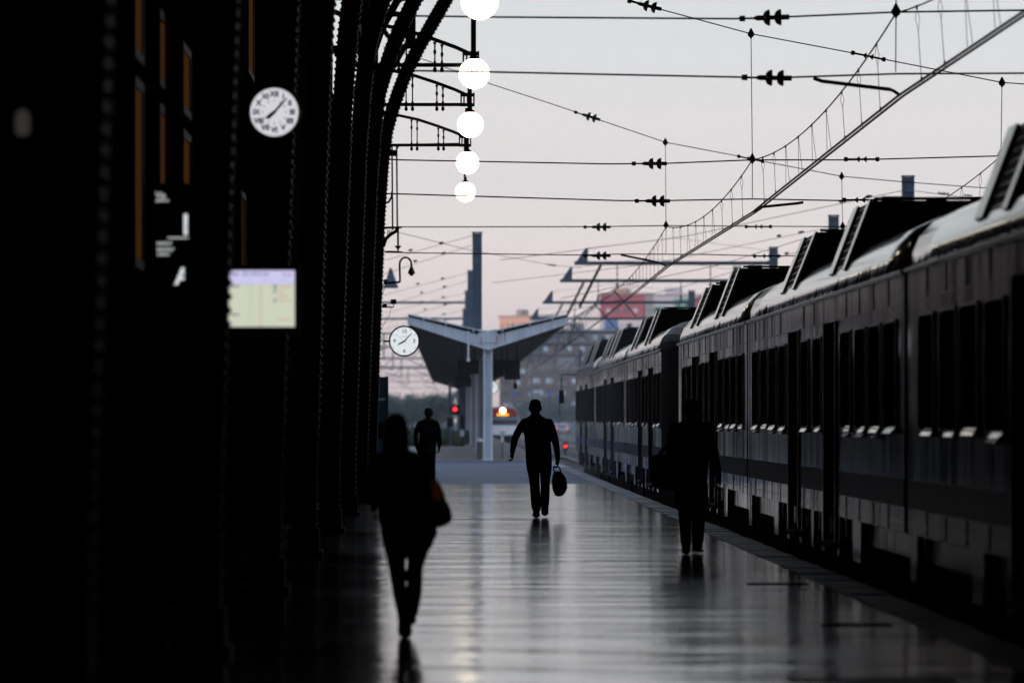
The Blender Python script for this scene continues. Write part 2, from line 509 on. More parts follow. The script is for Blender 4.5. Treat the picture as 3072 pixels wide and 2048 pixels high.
# unseen blocks off to the left, added to keep low sun off the platforms
SUNBLOCK = mat('city_plaster', (.30,.27,.24), .9, noise=.3, nscale=.05)
y = -420
while y < 2300:
    w_ = random.uniform(48, 72)
    hh = random.uniform(37, 41)
    e = empty('apartment_block', (-330, y, -.74), 'long plaster apartment block in the row along the railway, left of the station', 'building', 'city blocks along the railway')
    MB().box(-16, 0, 0, w_+.5, 0, hh).build('wall', SUNBLOCK, e)
    wn_ = MB()
    for fl in range(int(hh/3.1)-1):
        for c_ in range(int(w_/4)):
            wn_.box(-.01, .05, 2+c_*4, 3.5+c_*4, 2+fl*3.1, 3.6+fl*3.1)
    stuff(wn_.build('windows', GLASS, e))
    MB().box(-16.3, .3, -.1, w_+.6, hh, hh+.5).build('roof', SUNBLOCK, e)
    y += w_

# unseen annexe past the shed, added to darken the train's reflections
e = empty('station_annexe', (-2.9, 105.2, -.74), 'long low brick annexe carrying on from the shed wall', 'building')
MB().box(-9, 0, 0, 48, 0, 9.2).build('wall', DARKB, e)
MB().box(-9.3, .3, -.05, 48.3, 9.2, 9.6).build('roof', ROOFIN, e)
yy = 3.0
while yy < 42:
    MB().box(.002,.05,yy,yy+1.6,.75,3.2).build('door', mat('shutter_brown',(.02,.014,.01),.9,0,0.), e)
    MB().box(.002,.05,yy+3.2,yy+4.8,1.8,3.6).build('shutter', mat('shutter_brown',(.02,.014,.01),.9,0,0.), e)
    yy += 7.5
# unseen sheds by the left tracks, added for the train side to reflect
ADDSHED = mat('goods_plaster', (.30,.28,.27), .9, noise=.4, nscale=.4)
for k, (y0, y1, hh) in enumerate(((190, 262, 9.5), (270, 340, 8.2), (350, 450, 9.0))):
    e = empty('goods_shed', (-13.5, y0, -.74), ['long grey plaster goods shed nearest the station, left of the tracks', 'long grey plaster goods shed between two others, left of the tracks', 'long grey plaster goods shed farthest from the station, left of the tracks'][k], 'building')
    L_ = y1-y0
    MB().box(-9, 0, 0, L_, 0, hh).build('wall', ADDSHED, e)
    MB().prism([(-9.6,hh),(.6,hh),(.6,hh+.2),(-4.5,hh+2.6),(-9.6,hh+.2)], 1, -.5, L_+.5).build('roof', ROOFIN, e)
    yy = 4.0
    while yy < L_-5:
        MB().box(.002,.08,yy,yy+3.2,0,4.2).build('loading_door', mat('door_green',(.03,.05,.045),.6), e)
        MB().box(.002,.06,yy+.4,yy+2.8,5.2,6.8).build('window', GLASS, e)
        yy += 9.0

# ------------------------------------------------------------------ globe lamps on ornamental brackets
GLOBE = emit('lit_globe', (1.0,.84,.64), 7.0)
LX, LZ = .345, 6.10
def lamp_parts(e, dz=0., arm=True, rod=.98):
    MB().ellipsoid((LX,0,LZ), .205,.205,.205, 28, 18).build('globe', GLOBE, e, True)
    MB().lathe([(.03,.30),(.03,.24),(.07,.215),(.075,.19),(.06,.18)][::-1], (LX,0,LZ), n=12).build('gallery', IRON, e)
    MB().rod((LX-.01,0,LZ+.2),(LX-.01,0,LZ+rod), .035 if arm else .022, 8).build('rod', IRON, e)
    if not arm: return
    b = MB()
    low = LZ+.315+dz
    top = [(-1.30,0,LZ+.90),(-.9,0,LZ+.85),(-.55,0,LZ+.775),(-.2,0,LZ+.66),(.1,0,LZ+.55),(.30,0,LZ+.46)]
    top = [(a_, b_, c_+dz) for a_, b_, c_ in top]
    b.tube(top, .026, 6)
    b.tube([(-1.30,0,low),(.27,0,low)], .027, 6)
    b.build('bracket_arm', IRON, e)
    def ztop(x):
        for (xa,_,za),(xb,_,zb) in zip(top, top[1:]):
            if xa <= x <= xb: return za+(zb-za)*(x-xa)/(xb-xa)
    for x in (-.66,-.56,-.18,-.085):
        zt = ztop(x)
        MB().lathe([(.012,low-.10),(.026,low-.085),(.026,low-.05),(.014,low-.03),(.03,low),(.014,low+.05),(.010,low+.06),(.010,zt-.2),(.020,zt-.18),(.020,zt-.15),(.010,zt-.13),(.012,zt-.07),(.026,zt-.03)], (x,0,0), n=8).build('baluster', IRON, e)
    f = MB()
    for x in (.20,.245,.30,.40): f.box(x-.012, x+.012, -.02, .02, low-.02, LZ+dz+.50)
    f.box(.19,.412,-.024,.024,low-.03,low+.02).box(.19,.412,-.024,.024,LZ+dz+.44,LZ+dz+.49)
    f.build('end_cage', IRON, e)
lab = ['opal globe lamp on an iron bracket, the lowest-hanging looking of the row, on the outermost rib',
       'opal globe lamp on an iron bracket on the second rib in from the open end',
       'opal globe lamp on an iron bracket on the third rib in from the open end',
       'opal globe lamp on an iron bracket on the fourth rib in from the open end',
       'opal globe lamp cut by the top of the view on the fifth rib in']
lab[0] = 'opal globe lamp on a thin rod without any bracket, above the platform clock'
for k in range(5):
    e = empty('globe_lamp', (0, 104.7-11.95*k, 0), lab[k], 'lamp', 'lit globe lamps along the ribs')
    lamp_parts(e, (0,0,0,-.2,0)[k], k != 0, (1.6,.98,.98,1.25,.98)[k])

# ------------------------------------------------------------------ fittings on the outermost rib
D3 = 104.7
e = empty('drop_pipe_bracket', (-1.2, D3-.2, 4.5), 'twin drop pipes with scrolled iron bracket on the outermost rib', 'bracket')
m_ = MB()
for x in (1176, 1190):
    m_.rod(rel(e, P(x,440,D3-.2)), rel(e, P(x+2,690,D3-.2)), .017, 8)
m_.tube([rel(e,P(*q,D3-.2)) for q in ((1190,448),(1196,437),(1212,434),(1380,431))], .017, 6)
m_.build('pipe', IRON, e)
for q_, r_ in ((((1150,612),(1166,606),(1175,590),(1176,575)), .022), (((1150,740),(1158,716),(1172,703),(1186,695),(1194,684)), .035), (((1150,684),(1170,683),(1205,682)), .022)):
    MB().tube([rel(e,P(*q,D3-.2)) for q in q_], r_, 6).build('scroll', IRON, e)
for x_ in (1163, 1168, 1174):
    MB().rod(rel(e,P(x_,690,D3-.2)), rel(e,P(x_,706,D3-.2)), .010, 6).build('scroll_bar', IRON, e)
m_ = MB()
m_.rod(rel(e,P(1194,684,D3-.2)), rel(e,P(1194,752,D3-.2)), .020, 8)
m_.lathe([(.012,-.04),(.03,-.02),(.075,.03),(.02,.035)], rel(e,P(1194,742,D3-.2)), n=10)
m_.build('finial_rod', IRON, e)
m_ = MB(); a = rel(e,P(1150,757,D3-.2)); b = rel(e,P(1215,758,D3-.2))
m_.tube([a, a+Vector((.07,0,.012)), b-Vector((.1,0,-.012)), b], [.006,.022,.022,.006], 6)
m_.build('anchor_bar', IRON, e)
MB().box(rel(e,P(1147,455,D3)).x, rel(e,P(1190,455,D3)).x, -.05, .05, rel(e,P(1170,470,D3)).z, rel(e,P(1170,452,D3)).z).build('clamp', IRON, e)

# swan-neck dome camera
e = empty('dome_camera', (-1.2, D3-.25, 4.2), 'swan-necked dome camera reaching out from the outermost rib', 'camera')
CB = mat('camera_body', (.16,.145,.115), .5)
DD = D3-.25
pts = [P(1150,850,DD), P(1200,846,DD)]
MB().tube([rel(e,p) for p in pts], .022, 8).build('arm', IRON, e)
arc = [P(1200,846,DD), P(1199,800,DD)] + [P(1216.5-17.5*math.cos(t*math.pi/8), 792-20*math.sin(t*math.pi/8), DD) for t in range(0,8)] + [P(1234,793,DD), P(1234.5,803,DD)]
MB().tube([rel(e,p) for p in arc], .020, 8).build('swan_neck', IRON, e)
c_ = rel(e, P(1234.5,814,DD))
MB().lathe([(.02,.10),(.03,.08),(.055,.03),(.07,-.02),(.072,-.045),(.05,-.05)][::-1], c_, n=16).build('housing', CB, e, True)
MB().ellipsoid(c_+Vector((0,0,-.045)), .048,.048,.05, 14, 8).build('dome', GLASS, e, True)
MB().box(rel(e,P(1151,0,DD)).x, rel(e,P(1162,0,DD)).x, -.05,.05, rel(e,P(0,846,DD)).z, rel(e,P(0,838,DD)).z).build('junction_box', IRON, e)
MB().tube([rel(e,P(*q,DD)) for q in ((1157,850),(1152,870),(1147,885))], .006, 5).build('cable', IRON, e)
e = empty('floodlight', (-1.2, D3-.25, 3.6), 'small boxy floodlight on a short arm beneath the dome camera', 'floodlight')
MB().box(rel(e,P(1172,0,DD)).x, rel(e,P(1189,0,DD)).x, -.09,.09, rel(e,P(0,912,DD)).z, rel(e,P(0,898,DD)).z).build('housing', mat('flood_body',(.03,.035,.045),.4), e)
MB().tube([rel(e,P(1145,921,DD)), rel(e,P(1181,921,DD)), rel(e,P(1181,910,DD))], .014, 6).box(rel(e,P(1147,0,DD)).x, rel(e,P(1161,0,DD)).x,-.05,.05,rel(e,P(0,922,DD)).z,rel(e,P(0,912,DD)).z).build('arm', IRON, e)
MB().tube([rel(e,P(*q,DD)) for q in ((1174,921),(1168,945),(1150,975),(1143,990))], .005, 5).build('cable', IRON, e)

# text helper
def text_mesh(body, size, ax='CENTER', bold=0):
    cu = bpy.data.curves.new('lettering', 'FONT')
    cu.body = body; cu.size = size; cu.align_x = ax; cu.align_y = 'CENTER'
    cu.offset = bold; cu.extrude = .0008; cu.resolution_u = 3
    o = bpy.data.objects.new('lettering', cu); COL.objects.link(o)
    dg = bpy.context.evaluated_depsgraph_get(); dg.update()
    me = bpy.data.meshes.new_from_object(o.evaluated_get(dg))
    bpy.data.objects.remove(o); bpy.data.curves.remove(cu)
    return me
def text(name, body, size, m, parent, loc, ax='CENTER', bold=0, rz=0, ry=0):
    me = text_mesh(body, size, ax, bold)
    me.materials.clear(); me.materials.append(m)
    o = link(name, me, parent, loc)
    o.rotation_euler = (R(90), ry, rz)
    return o

# ------------------------------------------------------------------ clocks
CLKW = emit('clock_face', (.80,.86,.90), .93)
def clock(e, r, roman, hands, face=CLKW):
    """face towards -y, centre at the empty"""
    MB().lathe([(r*.985,0),(r,.02),(r,.10),(r*.9,.12)], (0,.0,0), (0,1,0), 40).build('case', BLACK, e, False)
    MB().lathe([(r*.90,-.004),(r*.90,.006)], (0,0,0), (0,1,0), 40).build('face', face, e)
    # rim
    n = 40; vs=[]; fs=[]
    for rr, yy in ((r*1.0,-.02),(r*.90,-.02),(r*.90,.0),(r*1.0,.0)):
        for k in range(n):
            a = 2*math.pi*k/n; vs.append((rr*math.cos(a), yy, rr*math.sin(a)))
    for i in range(4):
        for k in range(n): fs.append((i*n+k, i*n+(k+1)%n, ((i+1)%4)*n+(k+1)%n, ((i+1)%4)*n+k))
    if not roman: MB().add(vs, fs).build('rim', BLACK, e)
    rf = r*.90
    if roman:
        for k, s_ in enumerate(['XII','I','II','III','IIII','V','VI','VII','VIII','IX','X','XI']):
            a = R(30*k)
            text('numeral', s_, rf*.30, BLACK, e, (rf*.74*math.sin(a), -.006, rf*.74*math.cos(a)), bold=.003, ry=0)
        for k in range(12):
            a = R(30*k)
            MB().ellipsoid((rf*.48*math.sin(a),-.005,rf*.48*math.cos(a)), rf*.03,.002,rf*.04,6,4).build('red_hour_mark', TRAINRED, e)
    else:
        for s_, a in (('12',0),('3',90),('6',180),('9',270)):
            text('numeral', s_, rf*.36, BLACK, e, (rf*.70*math.sin(R(a)), -.006, rf*.70*math.cos(R(a))), bold=.002)
    for k in range(60 if roman else 12):
        if not roman and k % 3 == 0: l0 = .93
        else: l0 = .86 if not roman else .93
        a = R(360*k/(60 if roman else 12))
        ca, sa = math.cos(a), math.sin(a); w_ = rf*(.006 if roman else .014)
        vs = [(sa*rf*q + ca*w_*g_, -.0056, ca*rf*q - sa*w_*g_) for q, g_ in ((l0,-1),(.985,-1),(.985,1),(l0,1))]
        MB().add(vs + [(x,-.0048,z) for x,_,z in vs], [(0,1,2,3),(7,6,5,4),(0,4,5,1),(1,5,6,2),(2,6,7,3),(3,7,4,0)]).build('minute_mark', BLACK, e)
    for nm, ang, ln, back, w0, w1, yy in hands:
        a = R(ang); ca, sa = math.cos(a), math.sin(a)
        q = [(-back, -w0), (-back, w0), (ln*.6, w0*1.1), (ln, w1), (ln, -w1), (ln*.6, -w0*1.1)]
        vs = [(sa*rf*u + ca*rf*v, yy, ca*rf*u - sa*rf*v) for u, v in q]
        MB().add(vs + [(x,yy+.003,z) for x,_,z in vs], [(0,1,2,3,4,5),(11,10,9,8,7,6)] + [(i,(i+1)%6,6+(i+1)%6,6+i) for i in range(6)]).build(nm, BLACK, e)
c = P(1213,1023,D3-.45)
e = empty('platform_clock', c, 'round lit station clock with black rim and numerals 12 3 6 9', 'clock')
clock(e, .315, False, [('hour_hand',240,.52,.12,.05,.03,-.009),('minute_hand',43,.80,.16,.035,.015,-.013),('second_hand',307,.80,.25,.006,.005,-.016)])
for k in range(6): MB().box(-.055+k*.019,-.042+k*.019,-.0056,-.0048,.088,.100).build('maker_mark', mat('clock_grey',(.3,.32,.34),.6), e)
MB().box(-.06+0,-.06+.12,-.0,.001,0,.001)
MB().tube([(-.31,.06,0),(-.42,.06,0)], .02, 8).build('arm', IRON, e)
c = P(823,337,44.5)
e = empty('wall_clock', c, 'round white clock with Roman numerals on a dark iron rib', 'clock')
clock(e, .232, True, [('hour_hand',232,.42,.05,.07,.05,-.009),('minute_hand',41,.78,.34,.045,.02,-.013)], emit('clock_face_pale', (.80,.80,.86), .82))
MB().tube([(0,.1,-.1),(.0,.24,-.2),(-.02,.4,-.25)], .02, 8).build('bracket', IRON, e)

# ------------------------------------------------------------------ departures screen and platform sign
D = 36.0
c = P(786,895.5,D)
hw = .40; x1 = P(884,0,D).x - c.x; z1 = P(0,811,D).z - c.z; z0 = P(0,980,D).z - c.z
x0 = x1 - .74
e = empty('departures_screen', c, 'glowing departures screen with lilac header beside the dark iron rib', 'screen')
MB().box(x0-.03,x1+.03,.004,.09,z0-.03,z1+.03).build('case', BLACK, e)
zh = P(0,853,D).z - c.z
HEAD = emit('screen_header', (.62,.60,.87), .98); BODY = emit('screen_body', (.62,.66,.52), .98)
MB().box(x0,x1,0,.006,zh+.0005,z1).build('header_panel', HEAD, e)
MB().box(x0,x1,0,.006,z0,zh-.0005).build('timetable_panel', BODY, e)
TX = emit('screen_text', (.12,.12,.22), .5); TG = emit('screen_grey', (.33,.38,.38), 1); TR = emit('screen_red', (.72,.20,.12), .9)
def sx(px): return P(660 + px/7.467, 0, D).x - c.x
def sz(py): return P(0, 790 + py/7.467, D).z - c.z
text('lettering', 'Sortides', .030, TX, e, (sx(415), -.002, sz(238)), 'RIGHT', .0006)
text('lettering', 'NEXT DEPARTURES', .021, TX, e, (sx(795), -.002, sz(242)), 'CENTER', .0006)
text('lettering', 'adif', .020, TX, e, (sx(1540), -.002, sz(255)), 'CENTER', .0006)
MB().add([(sx(1400),-.002,sz(270)),(sx(1465),-.002,sz(262)),(sx(1415),-.002,sz(220))], [(0,1,2)]).build('logo_mark', TX, e)
def bars(m, px0, px1, py, h_, parent, gap=.35):
    b_ = MB(); x_ = px0
    while x_ < px1:
        w_ = random.uniform(10, 22)
        b_.box(sx(x_), sx(min(x_+w_, px1)), -.0022, -.001, sz(py+h_/2), sz(py-h_/2))
        x_ += w_ + random.uniform(3, 8)
    b_.build('text_line', m, parent)
for px0, px1 in ((625,690),(965,1080),(1170,1215),(1330,1535)):
    for py in (355, 398): bars(emit('screen_lilac_text',(.42,.42,.68),.9), px0, px1, py, 12, e)
for k in range(9):
    py = 495 + k*105.5
    bars(TG, 620, 745, py, 14, e); bars(emit('screen_pale_text',(.48,.54,.46),1), 735, 875, py+48, 10, e)
    MB().box(sx(890), sx(935), -.0022, -.001, sz(py+62), sz(py+30)).build('stop_mark', TR, e)
for py, t_ in ((520,'4A'),(625,'IC'),(832,'IC')): text('lettering', t_, .030, TX, e, (sx(1235), -.002, sz(py)), 'CENTER', .0008)
for py in (728, 937, 1040, 1145, 1250, 1358): MB().box(sx(1232), sx(1260), -.0022, -.001, sz(py+6), sz(py-6)).build('text_line', TG, e)
for px0, px1, py in ((1345,1610,520),(1300,1440,622),(1300,1520,727),(1315,1480,832),(1525,1605,832),(1300,1560,1252)): bars(TR, px0, px1, py, 22, e)
for py in (515, 1150): text('lettering', '5 MINS', .024, TX, e, (sx(430), -.002, sz(py)), 'RIGHT', .0006)
MB().tube([(x0+.35,.06,z1+.03),(x0+.35,.06,1.2)], .02, 6).build('hanger', IRON, e)

D = 36.4
c = P(500, 720, D)
e = empty('platform_sign', c, 'black hanging platform sign with white 1, A and small lettering', 'sign')
def q(x, y): v = P(x, y, D) - c; return v.x, v.z
xa, za = q(437, 550); xb, zb = q(622, 900)
MB().box(xa, xb, .002, .05, zb, za).build('panel', BLACK, e)
MB().box(xa-.012, xa-.001, -.006, .055, zb, za).build('green_edge', mat('sign_green',(.01,.06,.02),.4), e)
LET = emit('sign_white', (.82,.86,.90), .80); LET2 = emit('sign_white_dim', (.72,.78,.76), .55)
x_, z_ = q(557, 677); text('numeral', '1', .205, LET, e, (x_, -.001, z_), 'CENTER', .004)
x_, z_ = q(549, 831); text('letter', 'A', .165, LET, e, (x_, -.001, z_), 'CENTER', .005)
for s_, px, py, sz_ in (('Via',466,586,.058),('platform',468,601,.026),('sector',470,729,.042),('sector',470,747,.048),('sector',472,762,.034)):
    x_, z_ = q(px, py); text('lettering', s_, sz_, LET2, e, (x_, -.001, z_), 'LEFT', .0015)
x_, z_ = q(503, 716); x2, z2 = q(574, 711); MB().box(x_, x2, -.002, .001, z_, z2).build('rule', LET2, e)
MB().rod((0,.03,za),(0,.03,za+2.4), .015, 6).build('hanger', IRON, e)

# green information totem and a plain dark box past the end of the shed
D = 116.0
e = empty('information_totem', P(1143,1257,D)*1.0, 'dark green information totem with a white band past the last rib', 'totem')
e.location.z = 0
GR = mat('totem_green', (.015,.05,.055), .5); GB = mat('totem_blue', (.05,.07,.12), .5)
zt = P(0,1129,D).z
xa = P(1118,0,D).x - e.location.x; xm = P(1156,0,D).x - e.location.x; xb = P(1165,0,D).x - e.location.x
MB().box(xa, xm, 0, .15, 0, zt-.01).build('panel', GB, e)
MB().box(xm+.001, xb, -.02, .18, 0, zt).build('side_panel', GR, e)
MB().box(xa, xm-.002, -.008, -.002, P(0,1201,D).z, P(0,1193,D).z).build('white_band', WHITEP, e)
e = empty('call_box', P(1144,1290,107.0), 'small dark call box hanging beside the foot of the outermost rib', 'box')
MB().box(-.075,.055,-.05,.05,-.17,.13).add([(-.06,-.05,.13),(.04,-.05,.13),(.04,.05,.13),(-.06,.05,.13),(-.03,-.03,.20),(.0,-.03,.20),(.0,.03,.20),(-.03,.03,.20)], [(0,1,5,4),(1,2,6,5),(2,3,7,6),(3,0,4,7),(4,5,6,7)]).build('case', BLACK, e)
MB().tube([(-.12,0,.05),(-.07,0,.05)], .012, 6).build('bracket', IRON, e)

c = P(68, 368, 24.8)
e = empty('wall_lantern', c, 'small pale wall lantern glimmering on the dark station wall', 'lamp')
MB().lathe([(.02,-.062),(.034,-.05),(.036,.02),(.028,.05),(.008,.062)], (0,0,0), n=12).build('glass', emit('dim_lantern', (.55,.53,.47), .055), e, True)
MB().lathe([(.045,.062),(.04,.072),(.006,.09)], (0,0,0), n=12).tube([(0,0,.085),(-.10,0,.14),(-.29,0,.14)], .008, 6).build('bracket', IRON, e)

# ------------------------------------------------------------------ overhead line: head spans
def insulator(parent, a, axis, r, name='insulator'):
    """two glass bells on a pin between two clevises"""
    ax = Vector(axis).normalized(); a = Vector(a); k = r/.088
    m = MB()
    m.tube([a-ax*.30*k, a-ax*.24*k, a-ax*.235*k, a-ax*.14*k], [.030*k,.034*k,.012*k,.012*k], 6)
    m.tube([a-ax*.14*k, a-ax*.10*k, a+ax*.0*k], [.015*k,.03*k,.028*k], 8)
    m.tube([a+ax*.0*k, a+ax*.04*k, a+ax*.12*k, a+ax*.2*k, a+ax*.25*k], [.026*k,.026*k,.026*k,.03*k,.028*k], 8)
    o = m.build(name, BLACK, parent)
    for off in (-.01, .115):
        g_ = MB(); prof = [(r*.22, 0.), (r*.55, .006*k), (r*.80, .022*k), (r*.95, .046*k), (r*1.04, .070*k), (r*1.0, .074*k), (r*.85, .060*k), (r*.3, .040*k)]
        g_.lathe(prof, a + ax*(off*k - .03*k), ax, 16)
        g_.build('glass_bell', GLASSI, o, True)
    return o
def rod_ins(parent, a, axis, ln):
    ax = Vector(axis).normalized(); a = Vector(a); h = ln/2
    m = MB().tube([a-ax*h, a-ax*h*.8, a-ax*h*.78, a+ax*h*.78, a+ax*h*.8, a+ax*h], [.035,.035,.016,.016,.035,.035], 8)
    for q_ in (-.28, .12): m.tube([a+ax*h*q_, a+ax*h*(q_+.16)], [.017,.05], 8)
    return m.build('rod_insulator', BLACK, parent)
def node(parent, p, r=.055):
    return MB().lathe([(.008,r*1.6),(r*.55,r*.8),(r,.0),(r*.8,-r*.7),(r*.3,-r*1.1),(.008,-r*1.5)][::-1], p, (0,0,1), 8).build('suspension_clamp', BLACK, parent)
def wire(parent, pts, r, name='wire'):
    return MB().tube(pts, r, 6).build(name, WIRE, parent)
def px(D, *pp): return [P(x, y, D) for x, y in pp]
def jitter_twin(parent, a, b, r):
    pass
H = [56.9, 80.8, 104.7]
def headspan(D, label, upper, lower, top, discs, rods, nodes, drops, arm, rr):
    e = empty('head_span', (P(1345,0,D).x, D, 0), label, 'overhead wires', 'head spans across the tracks')
    L = lambda pp: [rel(e, P(x, y, D)) for x, y in pp]
    wire(e, L(upper), rr, 'upper_cross_wire'); wire(e, L(lower), rr, 'lower_cross_wire')
    if top: wire(e, L(top), rr*.85, 'head_wire')
    for x, y, ang in discs:
        a = L([(x, y)])[0]
        insulator(e, a, (math.cos(R(ang)), 0, -math.sin(R(ang))), .088)
    for x, y, ang in rods:
        rod_ins(e, L([(x, y)])[0], (math.cos(R(ang)), 0, -math.sin(R(ang))), .55)
    for x, y in nodes: node(e, L([(x, y)])[0])
    for a, b in drops: wire(e, L([a, b]), rr*.6, 'dropper')
    for ar in arm:
        pp = L(ar)
        m = MB().tube(pp[:-1], .021, 6); m.tube([pp[-2], pp[-2]+Vector((.04,0,-.02)), pp[-1]], .018, 6)
        m.build('steady_arm', BLACK, e)
    return e
headspan(H[0], 'nearest cross wires over the tracks with the largest brown glass insulators',
    [(1060,46),(1500,52),(2200,57),(2320,53),(2688,37),(3300,28)], [(1060,210),(1400,215),(2220,232),(2330,234),(2500,228),(2690,222),(3300,219)], None,
    [(2300,54,-2),(2307,234,1)], [], [(2688,34)], [((2688,40),(2687,216)),((2688,30),(2688,-160))],
    [[(2440,235),(2466,244),(2672,269),(2701,287)],[(2440,235),(2466,244)]][:1], .0105)
headspan(H[1], 'middle cross wires over the tracks with pairs of small glass insulators',
    [(1060,473),(1200,480),(1820,492),(1980,491),(2257,480),(2560,480),(3300,460)], [(1060,578),(1200,582),(1860,602),(1990,602),(2257,597),(2530,602),(3300,584)],
    [(1600,-100),(1938,17),(2253,102),(2550,158),(2640,176),(3006,248),(3300,268)],
    [(1953,491,0),(1962,603,0),(1938,17,14)], [(2585,478,0),(2580,600,0),(2605,169,12)], [(2257,477),(3003,464),(2253,102),(3006,248)],
    [((2253,104),(2257,470)),((3006,252),(3003,458)),((2257,482),(2257,594))],
    [[(2410,607),(2393,610),(2276,622),(2261,636)]], .0105)
headspan(H[2], 'farthest cross wires strung from the outermost rib to the lattice posts',
    [(1150,681),(1790,680),(1998,677),(2300,679),(2530,680),(3300,672)], [(1205,758),(1720,765),(1860,762),(2100,763),(2300,768),(3300,758)],
    [(1150,140),(1280,182),(1455,247),(1640,307),(1765,349),(1996,427),(2222,470),(2287,484),(2525,529),(2700,545),(3300,590)],
    [(1795,681,0),(1795,767,0),(1765,349,17)], [(2275,680,0),(2300,768,0),(2252,477,12)], [(1998,675),(2528,678),(1996,427),(2525,529)],
    [((1996,430),(1998,670)),((2525,532),(2528,672)),((1998,680),(1998,760))],
    [[(1862,764),(1880,768),(1975,787),(2001,799)]], .0105)

# ------------------------------------------------------------------ overhead line: the two tracks' catenaries
def catenary(label, sup, sag, ndrop, span_tracks=True, rr=.015):
    """sup: (D, contact point, messenger point)"""
    e = empty('catenary_line', (sup[0][1].x, sup[0][0], 0), label, 'overhead wires')
    mess = []; con1 = []; con2 = []
    drops = []
    for (d0, c0, m0), (d1, c1, m1) in zip(sup, sup[1:]):
        n = 16
        for i in range(n + (1 if d1 == sup[-1][0] else 0)):
            u = i/n
            p = m0.lerp(m1, u); p.z -= sag*4*u*(1-u); mess.append(rel(e,p))
        nd = max(4, int((d1-d0)/2.2))
        for i in range(1, nd):
            u = i/nd
            p = m0.lerp(m1, u); p.z -= sag*4*u*(1-u)
            q_ = c0.lerp(c1, u)
            drops.append((rel(e,p), rel(e,q_), abs(u-.5) < .2))
    for (d0, c0, m0) in sup:
        con1.append(rel(e, c0+Vector((-.02,0,0)))); con2.append(rel(e, c0+Vector((.03,0,-.006))))
    wire(e, mess, rr*.62, 'messenger_wire'); taper = [rr if p_.y + e.location.y < 110 else rr*.6 for p_ in con1]
    wire(e, con1, taper, 'contact_wire'); wire(e, con2, taper, 'contact_wire')
    for a, b, twin in drops:
        if a.y + e.location.y > 215: continue
        m = MB()
        if twin:
            m.tube([a, b+Vector((-.025,0,.02))], .0032, 4); m.tube([a, b+Vector((.03,0,.02))], .0032, 4)
        else:
            mid = a.lerp(b, .33)
            m.tube([a, a.lerp(mid,.5)+Vector((-.022,0,0)), mid], .003, 4); m.tube([a, a.lerp(mid,.5)+Vector((.022,0,0)), mid], .003, 4)
            m.tube([mid, b], .0038, 4)
            m.tube([b+Vector((0,0,.05)), b+Vector((0,0,-.005))], .012, 5)
        m.tube([a+Vector((0,0,.015)), a+Vector((0,0,-.03))], .012, 5)
        m.build('dropper', WIRE, e)
    return e
V = Vector
catenary('twin contact wires and messenger running over the standing train', [
    (33.0, V((5.12,33.0,5.06)), V((5.05,33.0,6.02))),
    (H[0], P(2701,287,H[0]), P(2688,40,H[0])), (H[1], P(2261,636,H[1]), P(2257,480,H[1])),
    (H[2], P(2001,799,H[2]), P(1999,680,H[2])), (155, V((4.55,155,4.45)), V((4.55,155,5.25))), (205, V((4.65,205,4.4)), V((4.65,205,5.3))), (274, V((4.9,274,4.4)), V((4.9,274,5.3))), (368, V((4.9,368,4.4)), V((4.9,368,5.3)))], .34, 10)
catenary('contact wire and messenger over the far track behind the train', [
    (H[0], V((8.75,H[0],5.0)), V((8.7,H[0],5.95))), (H[1], V((8.6,H[1],4.72)), P(3001,470,H[1])), (H[2], V((8.05,H[2],4.58)), P(2528,686,H[2])),
    (155, V((8.2,155,4.5)), V((8.2,155,5.3))), (205, V((8.6,205,4.4)), V((8.6,205,5.4))), (274, V((8.6,274,4.4)), V((8.6,274,5.4))), (368, V((8.6,368,4.4)), V((8.6,368,5.4)))], .34, 10)

